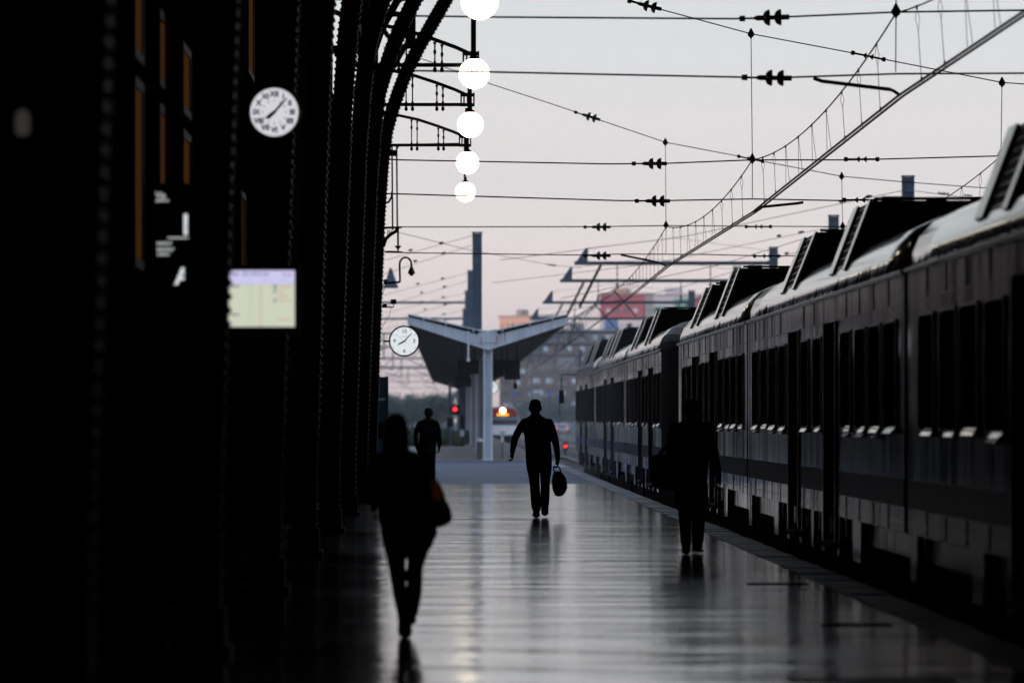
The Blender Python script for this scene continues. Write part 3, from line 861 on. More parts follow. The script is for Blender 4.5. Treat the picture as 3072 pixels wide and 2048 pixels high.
# ------------------------------------------------------------------ lattice posts and gantries beyond the shed
def mast(name, parent, x, y, z1, w=.27, base=0):
    m = MB()
    for sx_ in (-1,1):
        for sy in (-1,1):
            m.box(x+sx_*w/2-.03, x+sx_*w/2+.03, y+sy*w/2-.03, y+sy*w/2+.03, base or -.74, z1)
    zz = (base or -.74)+.2; k = 0
    m.box(x-w/2+.031, x+w/2-.031, y-w/2+.005, y-w/2+.02, base or -.74, z1-.02)
    while zz < z1-.4:
        m.box(x-w/2-.02, x+w/2+.02, y-w/2-.036, y-w/2-.031, zz, zz+.05)
        zz += .35
    m.box(x-w/2-.05, x+w/2+.05, y-w/2-.05, y+w/2+.05, z1, z1+.03)
    return m.build(name, STEEL, parent)
MX, LXm = 12.9, 1.06
rows = [145, 173, 205, 231, 274, 318, 368, 430, 505]
names = ['nearest', 'second']
for i, D in enumerate(rows):
    if i < 2:
        e = empty('catenary_mast', (MX, D, -.74), ['tall steel lattice post with guy wires, the larger of two rising behind the train roofs', 'tall steel lattice post with guy wires, the smaller of two rising behind the train roofs'][i], 'mast', 'lattice posts beyond the trains')
        mast('post', e, 0, 0, 8.3)
        e.location.z = 0
        for ch in e.children: ch.location.z = 0
        for sx_, dz, ln in ((-1,0,11),(-1,-.5,9),(1,0,11),(1,-.35,9)):
            a = V((sx_*.2,0,8.2+dz-.3)); b = a + V((sx_*ln, 24 if sx_ < 0 else -4, -1.2 - abs(dz)*1.5))
            wire(e, [a, a.lerp(b,.5)+V((0,0,-.25)), b], .009, 'guy_wire')
            rod_ins(e, a.lerp(b, .07), b-a, .3); rod_ins(e, a.lerp(b, .13), b-a, .22)
        continue
    hb = 7.68
    lab_ = ['grey gantry with triangular end plate, first beyond the shed', 'grey gantry with triangular end plate, second beyond the shed', 'grey gantry with triangular end plate, third beyond the shed',
            'grey gantry with triangular end plate, fourth beyond the shed', 'thin grey gantry in front of the red tower, fifth beyond the shed', 'thin grey gantry low over the far tracks', 'farthest thin grey gantry over the far tracks'][i-2]
    e = empty('gantry', (MX, D, 0), lab_, 'gantry', 'gantries over the tracks')
    mast('post', e, 0, 0, 8.3)
    x0 = 5.0 - MX
    MB().box(x0, -.14, -.08, .08, hb-.07, hb+.07).box(x0, -.14, -.14, -.081, hb+.05, hb+.075).build('beam', STEEL, e)
    MB().prism([(x0-.02,hb-.071),(x0+.52,hb-.071),(x0+.55,hb+.60),(x0+.44,hb+.60)], 1, -.12, -.082).build('end_plate', STEEL, e)
    # drop arms, insulators and steady tubes
    for xx in (6.7-MX, 10.4-MX):
        MB().rod((xx,0,hb-.07),(xx,0,hb-.45), .02).build('hanger', STEEL, e)
        insulator(e, (xx,0,hb-.72), (0,0,-1), .085)
        MB().tube([(xx,0,hb-.95),(xx-.1,0,hb-1.1),(xx+.75,0,hb-2.1)], .032, 6).build('strut', STEEL, e)
        MB().tube([(xx-.1,0,hb-1.15),(xx-1.6,0,hb-2.1),(xx-1.95,0,hb-3.2)], .026, 6).build('registration_tube', STEEL, e)
    MB().tube([(x0+1.05,0,hb-.07),(x0+.2,.1,hb-1.75)], .055, 6).build('drop_post', BLACK if i < 4 else STEEL, e)
    wire(e, [(x0+.5,-.1,hb+.58),(x0+4,-.1,hb+1.0),(-.2,-.1,hb+.5)], .007, 'stay_wire')
# masts along the platform under the butterfly canopy, with arms over the left tracks
for i, (D, zt) in enumerate([(190,8.35),(237,8.3),(274,8.3),(318,8.3)]):
    lab_ = ['tall lattice mast rising through the V of the canopy, tallest of its row', 'lattice mast stepping below the tallest one above the canopy', 'lattice mast third in the row above the canopy', 'lattice mast fourth in the row above the canopy'][i]
    e = empty('canopy_mast', (LXm, D, 0), lab_, 'mast', 'lattice masts along the canopy')
    mast('post', e, 0, 0, zt, .29 if i == 0 else .3, 4.5)
    if i >= 2:
        MB().box(-15, -.16, -.07, .07, 7.62, 7.74).build('beam', STEEL, e)
        for xx in (-4.6-LXm, -8.4-LXm):
            MB().rod((xx,0,7.62),(xx,0,7.0), .02).build('hanger', STEEL, e)
            MB().tube([(xx,0,7.0),(xx+.9,0,5.9),(xx-.4,0,5.5)], .03, 6).build('strut', STEEL, e)
    for dz, dx in ((-.1,-13),(-.45,-12)):
        a = V((-.16,0,zt+dz)); b = a + V((dx,40,-1.6+dz))
        wire(e, [a, a.lerp(b,.5)+V((0,0,-.3)), b], .009, 'feeder_wire')
        rod_ins(e, a.lerp(b,.09), b-a, .4); rod_ins(e, a.lerp(b,.18), b-a, .35)
e = empty('gantry', (-2.25, 231, 0), 'grey gantry end plate showing beside the dome camera', 'gantry', 'gantries over the tracks')
MB().box(-12, 0, -.08, .08, 7.35, 7.47).build('beam', STEEL, e)
MB().prism([(-.6,7.471),(.02,7.35),(-.28,8.25),(-.38,8.25)], 1, -.12, -.082).build('end_plate', STEEL, e)
mast('post', e, -12, 0, 8.0)
e_list = [(368,7.6),(430,7.5),(505,7.4),(590,7.4)]
for i, (D, hb) in enumerate(e_list):
    e = empty('gantry', (-12.5, D, 0), ['slim grey gantry over the left tracks, nearest of four behind the clock', 'slim grey gantry over the left tracks, second of four behind the clock', 'slim grey gantry over the left tracks, third of four behind the clock', 'slim grey gantry over the left tracks, farthest of four'][i], 'gantry', 'gantries over the left tracks')
    mast('post', e, 0, 0, 8.2); mast('post', e, 13.6, 0, 8.2)
    MB().box(.15, 13.4, -.08, .08, hb-.06, hb+.06).build('beam', STEEL, e)
    for xx in (4.1, 7.9, 10.8):
        MB().rod((xx,0,hb-.06),(xx,0,hb-1.9), .05).build('drop_tube', STEEL, e)
        MB().tube([(xx,0,hb-.9),(xx-1.1,0,hb-1.9),(xx+.6,0,hb-2.6)], .035, 6).build('strut', STEEL, e)
    for z_ in (5.1, 5.9): MB().rod((0.1,0,z_),(13.5,0,z_), .02).build('cross_wire', WIRE, e)
# stray feeder wire over the far end of the shed
e = empty('feeder_cable', (-1.2, 150, 6), 'thin feeder cable slanting from the shed to the first gantry', 'overhead wires')
wire(e, [rel(e,P(1190,696,140)), rel(e,P(1400,748,150)), rel(e,P(1655,795,175)), rel(e,P(1745,803,204))], .008)
rod_ins(e, rel(e,P(1655,795,175)), (1,.2,-.1), .28)

# ------------------------------------------------------------------ butterfly canopy
CD = 189.0
can = empty('platform_canopy', (1.45, CD, 0), 'white butterfly canopy with dark soffit on a row of columns', 'canopy')
L0, CT = 290.0, 0.0
hw = 2.95
# fascia beams across the front, then the roof wings
for sx_ in (-1, 1):
    MB().hexa([(sx_*.0,0,4.02),(sx_*hw,0,4.98),(sx_*hw,.22,4.98),(sx_*.0,.22,4.02),(sx_*.0,0,4.52),(sx_*hw,0,5.25),(sx_*hw,.22,5.25),(sx_*.0,.22,4.52)]).build('fascia_beam', CANOPYW, can)
    # roof wing: soffit boards and sheet
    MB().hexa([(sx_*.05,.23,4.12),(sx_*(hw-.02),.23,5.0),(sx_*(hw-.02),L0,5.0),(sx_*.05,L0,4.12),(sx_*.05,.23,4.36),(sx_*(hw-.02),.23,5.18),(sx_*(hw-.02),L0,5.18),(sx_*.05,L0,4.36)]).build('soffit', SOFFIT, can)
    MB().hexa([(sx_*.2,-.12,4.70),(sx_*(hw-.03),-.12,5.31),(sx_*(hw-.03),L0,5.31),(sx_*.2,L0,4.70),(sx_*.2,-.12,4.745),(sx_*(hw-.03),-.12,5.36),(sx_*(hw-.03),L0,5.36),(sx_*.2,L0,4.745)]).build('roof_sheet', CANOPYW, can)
    MB().hexa([(sx_*.2,-.02,4.56),(sx_*(hw-.03),-.02,5.252),(sx_*(hw-.03),.2,5.252),(sx_*.2,.2,4.56),(sx_*.2,-.02,4.698),(sx_*(hw-.03),-.02,5.308),(sx_*(hw-.03),.2,5.308),(sx_*.2,.2,4.698)]).build('shadow_gap', BLACK, can)
    for u in (.18, .52, .8):
        x_ = sx_*hw*u
        MB().box(x_-.03, x_+.03, -.06, -.03, 4.56+.69*u, 4.70+.61*u).build('purlin_end', CANOPYW, can)
MB().box(-.36,.36,-.03,-.001,4.30,4.62).prism([(-.36,4.62),(.36,4.62),(.28,4.80),(.05,4.74),(-.05,4.74),(-.28,4.80)], 1, -.03, -.001).build('centre_plate', CANOPYW, can)
MB().tube([(-.72,-.1,4.72),(-.72,-.1,3.7)], .035, 8).lathe([(.05,-.12),(.07,-.04),(.05,.0)], (-.72,-.1,3.72), n=10).build('down_pipe', WHITEP, can)
RUST = mat('rust_stain', (.33,.16,.07), .8)
for x_, z0_, z1_, w_ in ((-.24,4.22,4.5,.02),(.32,4.25,4.55,.025),(.46,4.30,4.72,.012),(.62,4.32,4.66,.018)):
    MB().prism([(x_-w_,z1_),(x_+w_,z1_),(x_+w_*.6,z0_),(x_-w_*.4,z0_)], 1, -.034, -.031).build('rust_streak', RUST, can)
cold = MB()
cold.box(-.10,.10,0,.02,0,4.3).box(-.17,-.10,-.14,.16,0,4.3).box(.10,.17,-.14,.16,0,4.3).box(-.10,.10,.06,.075,0,4.3)
cold.box(-.2,.2,-.17,.19,0,.04)
colm = cold.mesh('column', CANOPYW)
colm2 = cold.mesh('column', mat('weathered_canopy_paint', (.34,.37,.42), .6, noise=.3, nscale=2, nstretch=(4,4,.4)))  # every other column's paint darkened to stand for shade along the row
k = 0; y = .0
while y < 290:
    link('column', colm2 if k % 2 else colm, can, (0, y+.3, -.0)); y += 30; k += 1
for a_ in ((-.06,.06,2.5,2.62),(-.05,.05,1.7,1.9),(-.04,.05,3.05,3.12)): MB().box(a_[0],a_[1],-.03,-.005,a_[2],a_[3]).build('column_fitting', CANOPYW, can).location = (0,.3,0)
# things hanging under it
def board(x0, x1, y0, y1, D, label, extra=False):
    a = P(x0, y1, D); b = P(x1, y0, D)
    e = empty('hanging_sign', ((a.x+b.x)/2, D, a.z), label, 'sign', 'black boards hanging under the canopy')
    w_ = (b.x-a.x)/2; h_ = b.z-a.z
    MB().box(-w_, w_, -.08, .08, 0, h_).build('case', BLACK, e)
    MB().box(-w_+.03, w_-.03, -.086, -.081, .03, h_-.03).build('screen', mat('dead_screen', (.008,.008,.009), .4), e)
    for sx_ in (-.6, .6): MB().rod((sx_*w_,0,h_),(sx_*w_,0,h_+.6+.0*h_), .015).build('hanger', IRON, e)
    if extra:
        MB().lathe([(.05,-.36),(.075,-.3),(.07,-.16),(.03,-.12),(.02,0)], (.12,0,0), n=10).build('loudspeaker', BLACK, e)
board(1374,1436,1079,1121,201, 'wide black board hanging left of the first canopy column')
board(1366,1414,1131,1160,262, 'smaller black board hanging farther along the left of the canopy')
board(1478,1511,1079,1130,203, 'narrow black board hanging close against the first canopy column')
board(1513,1560,1081,1138,200, 'tall black board with a loudspeaker under it hanging right of the canopy columns', True)
c = P(1476,1162,250)
e = empty('canopy_clock', c, 'white lit clock half hidden by the first canopy column', 'clock')
clock(e, .33, False, [('hour_hand',240,.5,.1,.05,.03,-.009),('minute_hand',43,.8,.1,.035,.02,-.013)])
MB().rod((0,.05,.33),(0,.05,1.2), .02).build('hanger', IRON, e)
# litter bin and information pillar by the columns
e = empty('litter_bin', P(1440,1376,194), 'slim grey litter bin beside the first canopy column', 'bin')
e.location.z = 0
BING = mat('bin_grey', (.10,.10,.10), .5)
MB().lathe([(.11,0),(.115,.05),(.115,.62),(.10,.66)], (0,0,0), n=16).build('body', BING, e)
MB().lathe([(.12,.66),(.125,.70),(.10,.76),(.03,.79)], (0,0,0), n=16).build('lid', WHITEP, e)
e = empty('help_point', P(1507,1385,196), 'thin grey platform post with a pale head by the yellow light reflections', 'post')
e.location.z = 0
MB().lathe([(.06,0),(.025,.03),(.025,.62),(.03,.63)], (0,0,0), n=10).build('stem', STEEL, e)
MB().box(-.06,.06,-.04,.04,.63,.86).build('head', WHITEP, e)
# red signal at the platform end
D = 282.0
e = empty('railway_signal', (P(1350,0,D).x, D, -.5), 'platform-end signal showing one red light above a dark box', 'signal')
zr = P(0,1227,D).z + .5
MB().rod((0,0,0),(0,0,zr+1.4), .07, 8).lathe([(.16,0),(.16,.10),(.08,.14)], (0,0,.5), n=10).build('post', STEEL, e)
MB().box(-.18,.16,-.25,-.07,P(0,1280,D).z+.5,P(0,1254,D).z+.5).build('box', BLACK, e)
MB().box(.10,.52,-.12,.1,zr-.30,zr+.22).tube([(0,0,zr),(.2,0,zr)], .04, 6).build('signal_head', BLACK, e)
MB().lathe([(.11,-.02),(.10,-.05),(.04,-.07)], (.27,-.12,zr), (0,1,0), 16).build('red_lens', emit('red_light', (1,.02,.04), 4.0), e, True)
e = empty('relay_cabinet', (P(1387,0,D).x, D+2, -.4), 'narrow dark cabinet on a post near the red signal', 'cabinet')
MB().rod((0,0,0),(0,0,1.4), .04).box(-.12,.1,-.1,.1,1.4,2.1).build('case', BLACK, e)
MB().box(-.12,.1,-.12,-.101,.95,1.3).build('plate', WHITEP, e)

# ------------------------------------------------------------------ the standing commuter train (two units)
TC = 5.4
BARM = mat('pale_bar', (.5,.49,.46), .14, .2, .7)
ROOFP = [(-1.45,2.79),(-1.43,2.92),(-1.37,3.06),(-1.25,3.19),(-1.02,3.30),(-.7,3.38),(-.3,3.43),(0,3.44),(.3,3.43),(.7,3.38),(1.02,3.30),(1.25,3.19),(1.37,3.06),(1.43,2.92),(1.45,2.79)]
DOORS = [(8.0,9.6),(13.6,15.2)]
WINS = [(.9,2.2),(2.55,3.85),(4.2,5.5),(6.05,7.35),(10.05,11.25),(11.95,13.15),(15.75,17.05),(17.6,18.9),(19.25,20.55),(21.1,22.4)]
SKIRTS = [(.15,.75),(4.9,5.9),(7.55,7.98),(9.62,10.05),(11.3,11.7),(13.15,13.58),(15.22,15.65),(17.2,18.1),(22.6,23.3)]
win_frame = MB()
def ring_frame(y0, y1, z0, z1, w, x0, x1, rnd=.08):
    m = MB()
    def rr(o):
        a0, a1, b0, b1 = y0-o, y1+o, z0-o, z1+o; r = rnd; out = []
        for cy, cz, s in ((a1-r,b1-r,0),(a0+r,b1-r,90),(a0+r,b0+r,180),(a1-r,b0+r,270)):
            for k in range(4):
                t = R(s+30*k); out.append((cy+r*math.cos(t), cz+r*math.sin(t)))
        return out
    A, B = rr(0), rr(w); n = len(A)
    vs = [(x0,y,z) for y,z in A]+[(x0,y,z) for y,z in B]+[(x1,y,z) for y,z in A]+[(x1,y,z) for y,z in B]
    fs = []
    for i in range(n):
        j = (i+1)%n
        fs += [(i,j,n+j,n+i),(2*n+i,3*n+i,3*n+j,2*n+j),(i,2*n+i,2*n+j,j),(n+i,n+j,3*n+j,3*n+i)]
    return m.add(vs, fs)
FRM = {}
def frame_mesh(w):
    k = round(w,2)
    if k not in FRM:
        FRM[k] = (ring_frame(0, w, 1.42, 2.36, .022, -.016, .0).mesh('window', FRAMEM),
                  MB().box(-.004,.0,-.05,w+.05,1.39,2.39).mesh('pane', GLASS),
                  MB().prism([(-.055,1.365),(-.055,1.375),(-.002,1.43),(-.002,1.365)], 1, .12, w-.12).mesh('sill', BARM))
    return FRM[k]
def roof_loft(y0, y1, ends):
    """rings along y; ends: list of (y, width scale, height drop)"""
    rings = ends
    vs = []; fs = []; n = len(ROOFP)
    for (y, ws, dz) in rings:
        for x, z in ROOFP: vs.append((x*ws, y, 2.79 + (z-2.79)*(1-dz) - (.0)))
    for i in range(len(rings)-1):
        for k in range(n-1): fs.append((i*n+k, i*n+k+1, (i+1)*n+k+1, (i+1)*n+k))
        fs.append((i*n+n-1, i*n, (i+1)*n, (i+1)*n+n-1))
    fs += [tuple(range(n))[::-1], tuple(range((len(rings)-1)*n, len(rings)*n))]
    return MB().add(vs, fs)
def carriage(train, start, a, b, first_off, nose=None):
    """local y: a..b body; start = nominal zero for the door/window pattern"""
    Y0 = train.location.y
    o = lambda v: start + v - Y0
    a -= Y0; b -= Y0
    inr = lambda p, q: o(p) > a+.1 and o(q) < b-.1
    doors = [(o(p), o(q)) for p, q in DOORS if inr(p, q)]
    body = MB()
    cuts = [a] + [v for d in doors for v in d] + [b]
    for i in range(0, len(cuts), 2):
        s0, s1 = cuts[i], cuts[i+1]
        wl = [(o(p)-.02, o(q)+.02) for p, q in WINS if inr(p, q) and o(p) > s0 and o(q) < s1]
        body.box(-1.45,-1.39,s0,s1,.52,1.40).box(-1.45,-1.39,s0,s1,2.38,2.76)
        ed = [s0] + [v for w_ in wl for v in w_] + [s1]
        for k in range(0, len(ed), 2): body.box(-1.45,-1.39,ed[k],ed[k+1],1.40,2.38)
    for d in doors: body.box(-1.45,-1.39,d[0]+.001,d[1]-.001,2.50,2.76)
    body.box(1.39,1.45,a,b,.52,2.76)
    body.box(-1.388,1.388,a,a+.06,.3,2.76).box(-1.388,1.388,b-.06,b,.3,2.76)
    body.box(-1.388,1.388,a+.062,b-.062,.30,.50)
    car = body.build('carriage', TRAINS, train)
    # skirts and underframe
    for p, q in SKIRTS:
        if inr(p, q): MB().prism([(o(p),.518),(o(q),.518),(o(q)-.04,.12),(o(p)+.04,.12)], 0, -1.448, -1.40).build('skirt', TRAINS, car)
    uf = MB().box(-1.2,1.2,a+.2,b-.2,-.15,.298)
    for yb in (3.6, 19.9):
        if inr(yb-1.4, yb+1.4):
            uf.box(-1.25,1.25,o(yb-1.5),o(yb+1.5),-.40,.1)
            for yw in (-1.1, 1.1):
                uf.lathe([(.42,-1.0),(.42,-.9),(.40,-.86)], (0,o(yb+yw),-.26), (1,0,0), 14)
                uf.lathe([(.42,.9),(.42,1.0)], (0,o(yb+yw),-.26), (1,0,0), 14)
    uf.build('underframe', TRAIND, car)
    # inner lining keeps the saloon dark
    MB().box(-1.20,-1.17,a+.1,b-.1,.5,2.76).build('lining', TRAIND, car)
    # bands
    bd = MB()
    for i in range(0, len(cuts), 2):
        bd.box(-1.455,-1.4505,cuts[i]+.01,cuts[i+1]-.01,.74,.98)
    bd.build('blue_band', TRAINBLUE, car)
    tr = MB()
    for i in range(0, len(cuts), 2):
        yy = cuts[i]+1.6
        tr.box(-1.456,-1.4502,cuts[i]+.01,cuts[i+1]-.01,.60,.615).box(-1.456,-1.4502,cuts[i]+.01,cuts[i+1]-.01,2.50,2.512)
        while yy < cuts[i+1]-.3:
            tr.box(-1.456,-1.4502,yy,yy+.02,.53,.735); tr.box(-1.456,-1.4502,yy,yy+.015,2.515,2.755); yy += 1.65
    tr.build('seam_trim', FRAMEM, car)
    # doors
    for d0, d1 in doors:
        mid = (d0+d1)/2
        for p, q in ((d0+.003, mid-.01), (mid+.01, d1-.003)):
            l_ = MB().box(-1.33,-1.29,p,q,.30,2.49).build('door_leaf', TRAIND, car)
            MB().box(-1.336,-1.331,p+.16,q-.16,1.15,2.2).build('door_glass', GLASS, car)
        MB().box(-1.47,-1.40,d0-.05,d0-.002,.2,2.5).build('door_jamb', FRAMEM, car)
        MB().box(-1.47,-1.40,d1+.002,d1+.05,.2,2.5).build('door_jamb', FRAMEM, car)
        MB().box(-1.50,-1.2,d0+.02,d1-.02,.18,.24).build('step', TRAIND, car)
    for p, q in WINS:
        if inr(p, q):
            f_, g_, s_ = frame_mesh(q-p)
            if random.random() < .6:
                MB().prism([(-.05,1.325),(-.05,1.333),(-.002,1.36),(-.002,1.325)], 1, .2, (q-p)*random.uniform(.5,.9)).build('drip_rail', BARM, car).location = (-1.45, o(p), 0)
            link('window', f_, car, (-1.451, o(p), 0)); link('pane', g_, car, (-1.382, o(p), 0)); sl_ = link('sill', s_, car, (-1.45, o(p) + random.uniform(-.05,.12), random.uniform(-.012,.01))); sl_.scale = (random.uniform(.5,1.1), random.uniform(.5,.95), 1)
    # roof, gutter
    ends = [(a+.05, .97, .10), (a+.22, 1, 0)] + [(a+.22+(b-a-.44)*k/12, 1, 0) for k in range(1, 12)] + [(b-.22, 1, 0), (b-.05, .97, .10)]
    r_ = roof_loft(a, b, ends).build('roof', TRAINR, car, True)
    MB().tube([(-1.472,a+.02,2.775),(-1.472,b-.02,2.775)], .02, 6).build('gutter', FRAMEM, car)
    return car
def bellows(train, y):
    y -= train.location.y
    m = MB()
    for k in range(4): m.box(-1.30,1.30,y-.26+k*.13,y-.26+k*.13+.10,.25,2.9)
    m.build('gangway_bellows', RUBBER, train)
def roof_box(car, train, front, ln, big):
    y0 = front - train.location.y; y1 = y0 + ln
    zt = 3.70 if big else 3.66; xb, xt = 1.385, 1.12
    b = MB().hexa([(-xb,y0,3.0),(xb,y0,3.0),(xb,y1,3.0),(-xb,y1,3.0),(-xt,y0+.02,zt),(xt,y0+.02,zt),(xt,y1-.02,zt),(-xt,y1-.02,zt)])
    for k in range(5): b.box(-xt+.1+k*.45,-xt+.3+k*.45,y0+.1,y0+.28,zt,zt+random.uniform(.02,.06))
    b.tube([(-xt+.02,y0+.04,zt+.02),(xt,y0+.04,zt+.02)], .016, 5)
    bo = b.build('roof_unit', TRAIND, car)
    L_ = lambda u, y, off=.022: (-xb+(xb-xt)*u-off, y, 3.0+(zt-3.0)*u)
    for yy, w in ((y0+.16,.095),(y1-.30,.18)):
        p0, p1 = Vector(L_(0,yy,.004)), Vector(L_(1,yy,.004)); nn = Vector((-.93,0,.36))*.03; hw_ = Vector((0,w*1.6,0))
        MB().hexa([p0-hw_, p0+hw_, p0+hw_+nn, p0-hw_+nn, p1-hw_, p1+hw_, p1+hw_+nn, p1-hw_+nn]).build('roof_unit_bar', BARM, car)
    for u in [.12*k+.08 for k in range(8)]:
        MB().tube([L_(u,y0+.06,.012), L_(u,y1-.08,.012)], .008, 4).build('roof_unit_slat', FRAMEM, car)
def nose(train, y_tip, y_base, red=True):
    """cab: lofted sections from the tip back to the full body"""
    Y0 = train.location.y; s = 1 if y_base > y_tip else -1
    Lg = abs(y_base-y_tip)
    secs = [(0,1.02,.86,2.55),(.25,1.12,.9,2.80),(.55,1.2,.95,2.86),(1,1.45,1,2.79)]
    secs = [(0,1.05,2.62,.45),(.10,1.16,2.74,.35),(.35,1.27,2.80,.15),(.7,1.39,2.80,.03),(1,1.45,2.79,0)]
    vs = []; fs = []
    for u, hw_, zg, dz in secs:
        y = (y_tip + s*Lg*u) - Y0
        ws = hw_/1.45
        ring = [(-hw_, .52), (-hw_, 1.4), (-hw_*.995, 2.2)] + [(x*ws, zg + (z-2.79)*(1-dz)) for x, z in ROOFP] + [(hw_*.995,2.2),(hw_,1.4),(hw_,.52)]
        vs += [(x, y, z) for x, z in ring]; n = len(ring)
    for i in range(len(secs)-1):
        for k in range(n): fs.append((i*n+k, i*n+(k+1)%n, (i+1)*n+(k+1)%n, (i+1)*n+k))
    fs += [tuple(range(n))[::-1], tuple(range((len(secs)-1)*n, len(secs)*n))]
    cab = MB().add(vs, fs).build('cab', TRAIND if red else TRAINS, train)
    (u1_, h1_), (u2_, h2_) = (.12, 1.175), (.36, 1.285)
    ya, yb = y_tip + s*Lg*u1_ - Y0, y_tip + s*Lg*u2_ - Y0
    MB().hexa([(-h1_,ya,.95),(-h2_,yb,.95),(-h2_-.02,yb,.95),(-h1_-.02,ya,.95),(-h1_,ya,1.5),(-h2_,yb,1.5),(-h2_-.02,yb,1.5),(-h1_-.02,ya,1.5)]).build('red_panel', TRAINRED, cab)
    yt = y_tip - Y0
    f0, f1 = (yt-.03*s, yt-.004*s)
    lo, hi = min(f0,f1), max(f0,f1)
    MB().box(-.92,.92,lo,hi,1.62,2.5).build('windscreen', GLASS, cab)
    MB().box(-1.0,1.0,lo,hi,.95,1.56).build('red_front', TRAINRED, cab)
    MB().box(-.95,.95,lo,hi,.45,.92).build('buffer_beam', TRAIND, cab)
    for sx_ in (-.6,.6): MB().lathe([(.06,0),(.06,.35),(.16,.36),(.16,.4)], (sx_, yt, .35), (0,-s,0), 12).build('buffer', TRAIND, cab)
    # red side panels of the cab
    u0 = yt + s*.3
    # mirror on an arm
    if not red:
        ym = yt - s*.0
        MB().tube([(-1.3,ym+s*.9,2.9),(-1.85,ym+s*.9,2.9),(-1.85,ym+s*.9,2.45)], .02, 6).build('mirror_arm', TRAIND, cab)
        MB().box(-1.93,-1.77,ym+s*.85-.05,ym+s*.85+.05,2.0,2.42).build('mirror', TRAIND, cab)
        MB().tube([(-1.90,ym+s*.9,2.0),(-1.92,ym+s*.9,1.62)], .012, 5).build('hose', TRAIND, cab)
    return cab
tA = empty('commuter_train', (TC, 20, -.505), 'dark commuter train standing along the platform, part under the shed', 'train', 'standing commuter trains')
tA.location.z = 0
tB = empty('commuter_train', (TC, 92, 0), 'commuter train coupled ahead, standing out in the daylight', 'train', 'standing commuter trains')
carsA = [carriage(tA, s_, a_, b_, 0) for s_, a_, b_ in ((-2.7,-2.6,20.75),(20.9,21.05,44.4),(44.6,44.75,68.05),(68.2,68.35,88.6))]
for y in (20.9, 44.57, 68.2): bellows(tA, y)
nose(tA, 91.0, 88.61)
carsB = [carriage(tB, s_, a_, b_, 0) for s_, a_, b_ in ((92.0,95.8,115.5),(115.6,115.75,139.05),(139.2,139.35,160.3))]
for y in (115.62, 139.2): bellows(tB, y)
nose(tB, 92.2, 95.79)
nose(tB, 162.9, 160.31, False)
for car, tr_, fr, ln, big in ((1,'A',29.2,2.3,0),(1,'A',36.9,2.3,1),(2,'A',52.0,2.2,1),(2,'A',59.7,2.5,0),(3,'A',75.3,2.4,1),(3,'A',83.0,2.6,0),
                             (0,'B',103.0,2.6,1),(0,'B',110.5,3.0,0),(1,'B',125.8,3.2,1),(1,'B',132.3,3.4,0),(2,'B',144.8,3.6,1),(2,'B',153.5,3.6,0)):
    if tr_ == 'A': roof_box(carsA[car], tA, fr, ln, big)
    else: roof_box(carsB[car], tB, fr, ln, big)

# ------------------------------------------------------------------ the arriving train, far along the line
D = 470.0
e = empty('arriving_train', (4.95, D, -.85), 'white and red train arriving with a lit headlamp and amber display', 'train')
Wt = 1.45
secs = [(0,.0),(.5,.0),(30,.0)]
bodyp = [(-Wt*.97,.9),(-Wt,1.3),(-Wt,2.6),(-Wt*.93,3.1),(-Wt*.7,3.45),(0,3.55),(Wt*.7,3.45),(Wt*.93,3.1),(Wt,2.6),(Wt,1.3),(Wt*.97,.9)]
MB().prism(bodyp, 1, .35, 60).build('body', WHITEP, e)
MB().prism([(-1.38,2.62),(-1.32,3.05),(-.95,3.36),(0,3.42),(.95,3.36),(1.32,3.05),(1.38,2.62)], 1, .18, .349).build('red_brow', mat('bright_red', (.45,.05,.035), .45), e)
MB().hexa([(-1.36,.12,1.85),(1.36,.12,1.85),(1.36,.345,1.85),(-1.36,.345,1.85),(-1.36,.22,2.6),(1.36,.22,2.6),(1.36,.345,2.6),(-1.36,.345,2.6)]).build('windscreen', mat('windscreen_far',(.03,.04,.06),.15), e)
MB().hexa([(-1.36,.1,2.3),(1.36,.1,2.3),(1.36,.21,2.3),(-1.36,.21,2.3),(-1.3,.14,2.52),(1.3,.14,2.52),(1.3,.21,2.52),(-1.3,.21,2.52)]).build('windscreen_shade', mat('shade_blue',(.25,.32,.38),.4), e)
MB().hexa([(-1.40,-.45,.92),(1.40,-.45,.92),(1.40,.345,.92),(-1.40,.345,.92),(-1.40,.08,1.8),(1.40,.08,1.8),(1.40,.345,1.8),(-1.40,.345,1.8)]).build('front_panel', mat('train_white', (.86,.87,.89), .25, 0, .6), e)
MB().prism([(-.3,1.25),(0,1.0),(.3,1.25),(.0,1.18)], 1, -.40, -.30).build('red_mark', TRAINRED, e)
MB().box(-1.3,1.3,-.1,.4,.1,.90).build('bogie_front', TRAIND, e)
MB().lathe([(.10,.0),(.10,-.4),(.22,-.42),(.22,-.46)], (-.85,.0,.75), (0,1,0), 12).build('buffer', TRAIND, e)
MB().lathe([(.10,.0),(.10,-.4),(.22,-.42),(.22,-.46)], (.85,.0,.75), (0,1,0), 12).build('buffer', TRAIND, e)
MB().lathe([(.23,-.0),(.22,-.05),(.12,-.09)], (0,.17,3.14), (0,1,0), 20).build('headlamp', emit('headlamp', (1,.78,.42), 14), e, True)
MB().box(-.52,.52,.15,.178,2.68,2.86).build('destination_display', emit('amber_display', (1,.36,.04), 2.6), e)

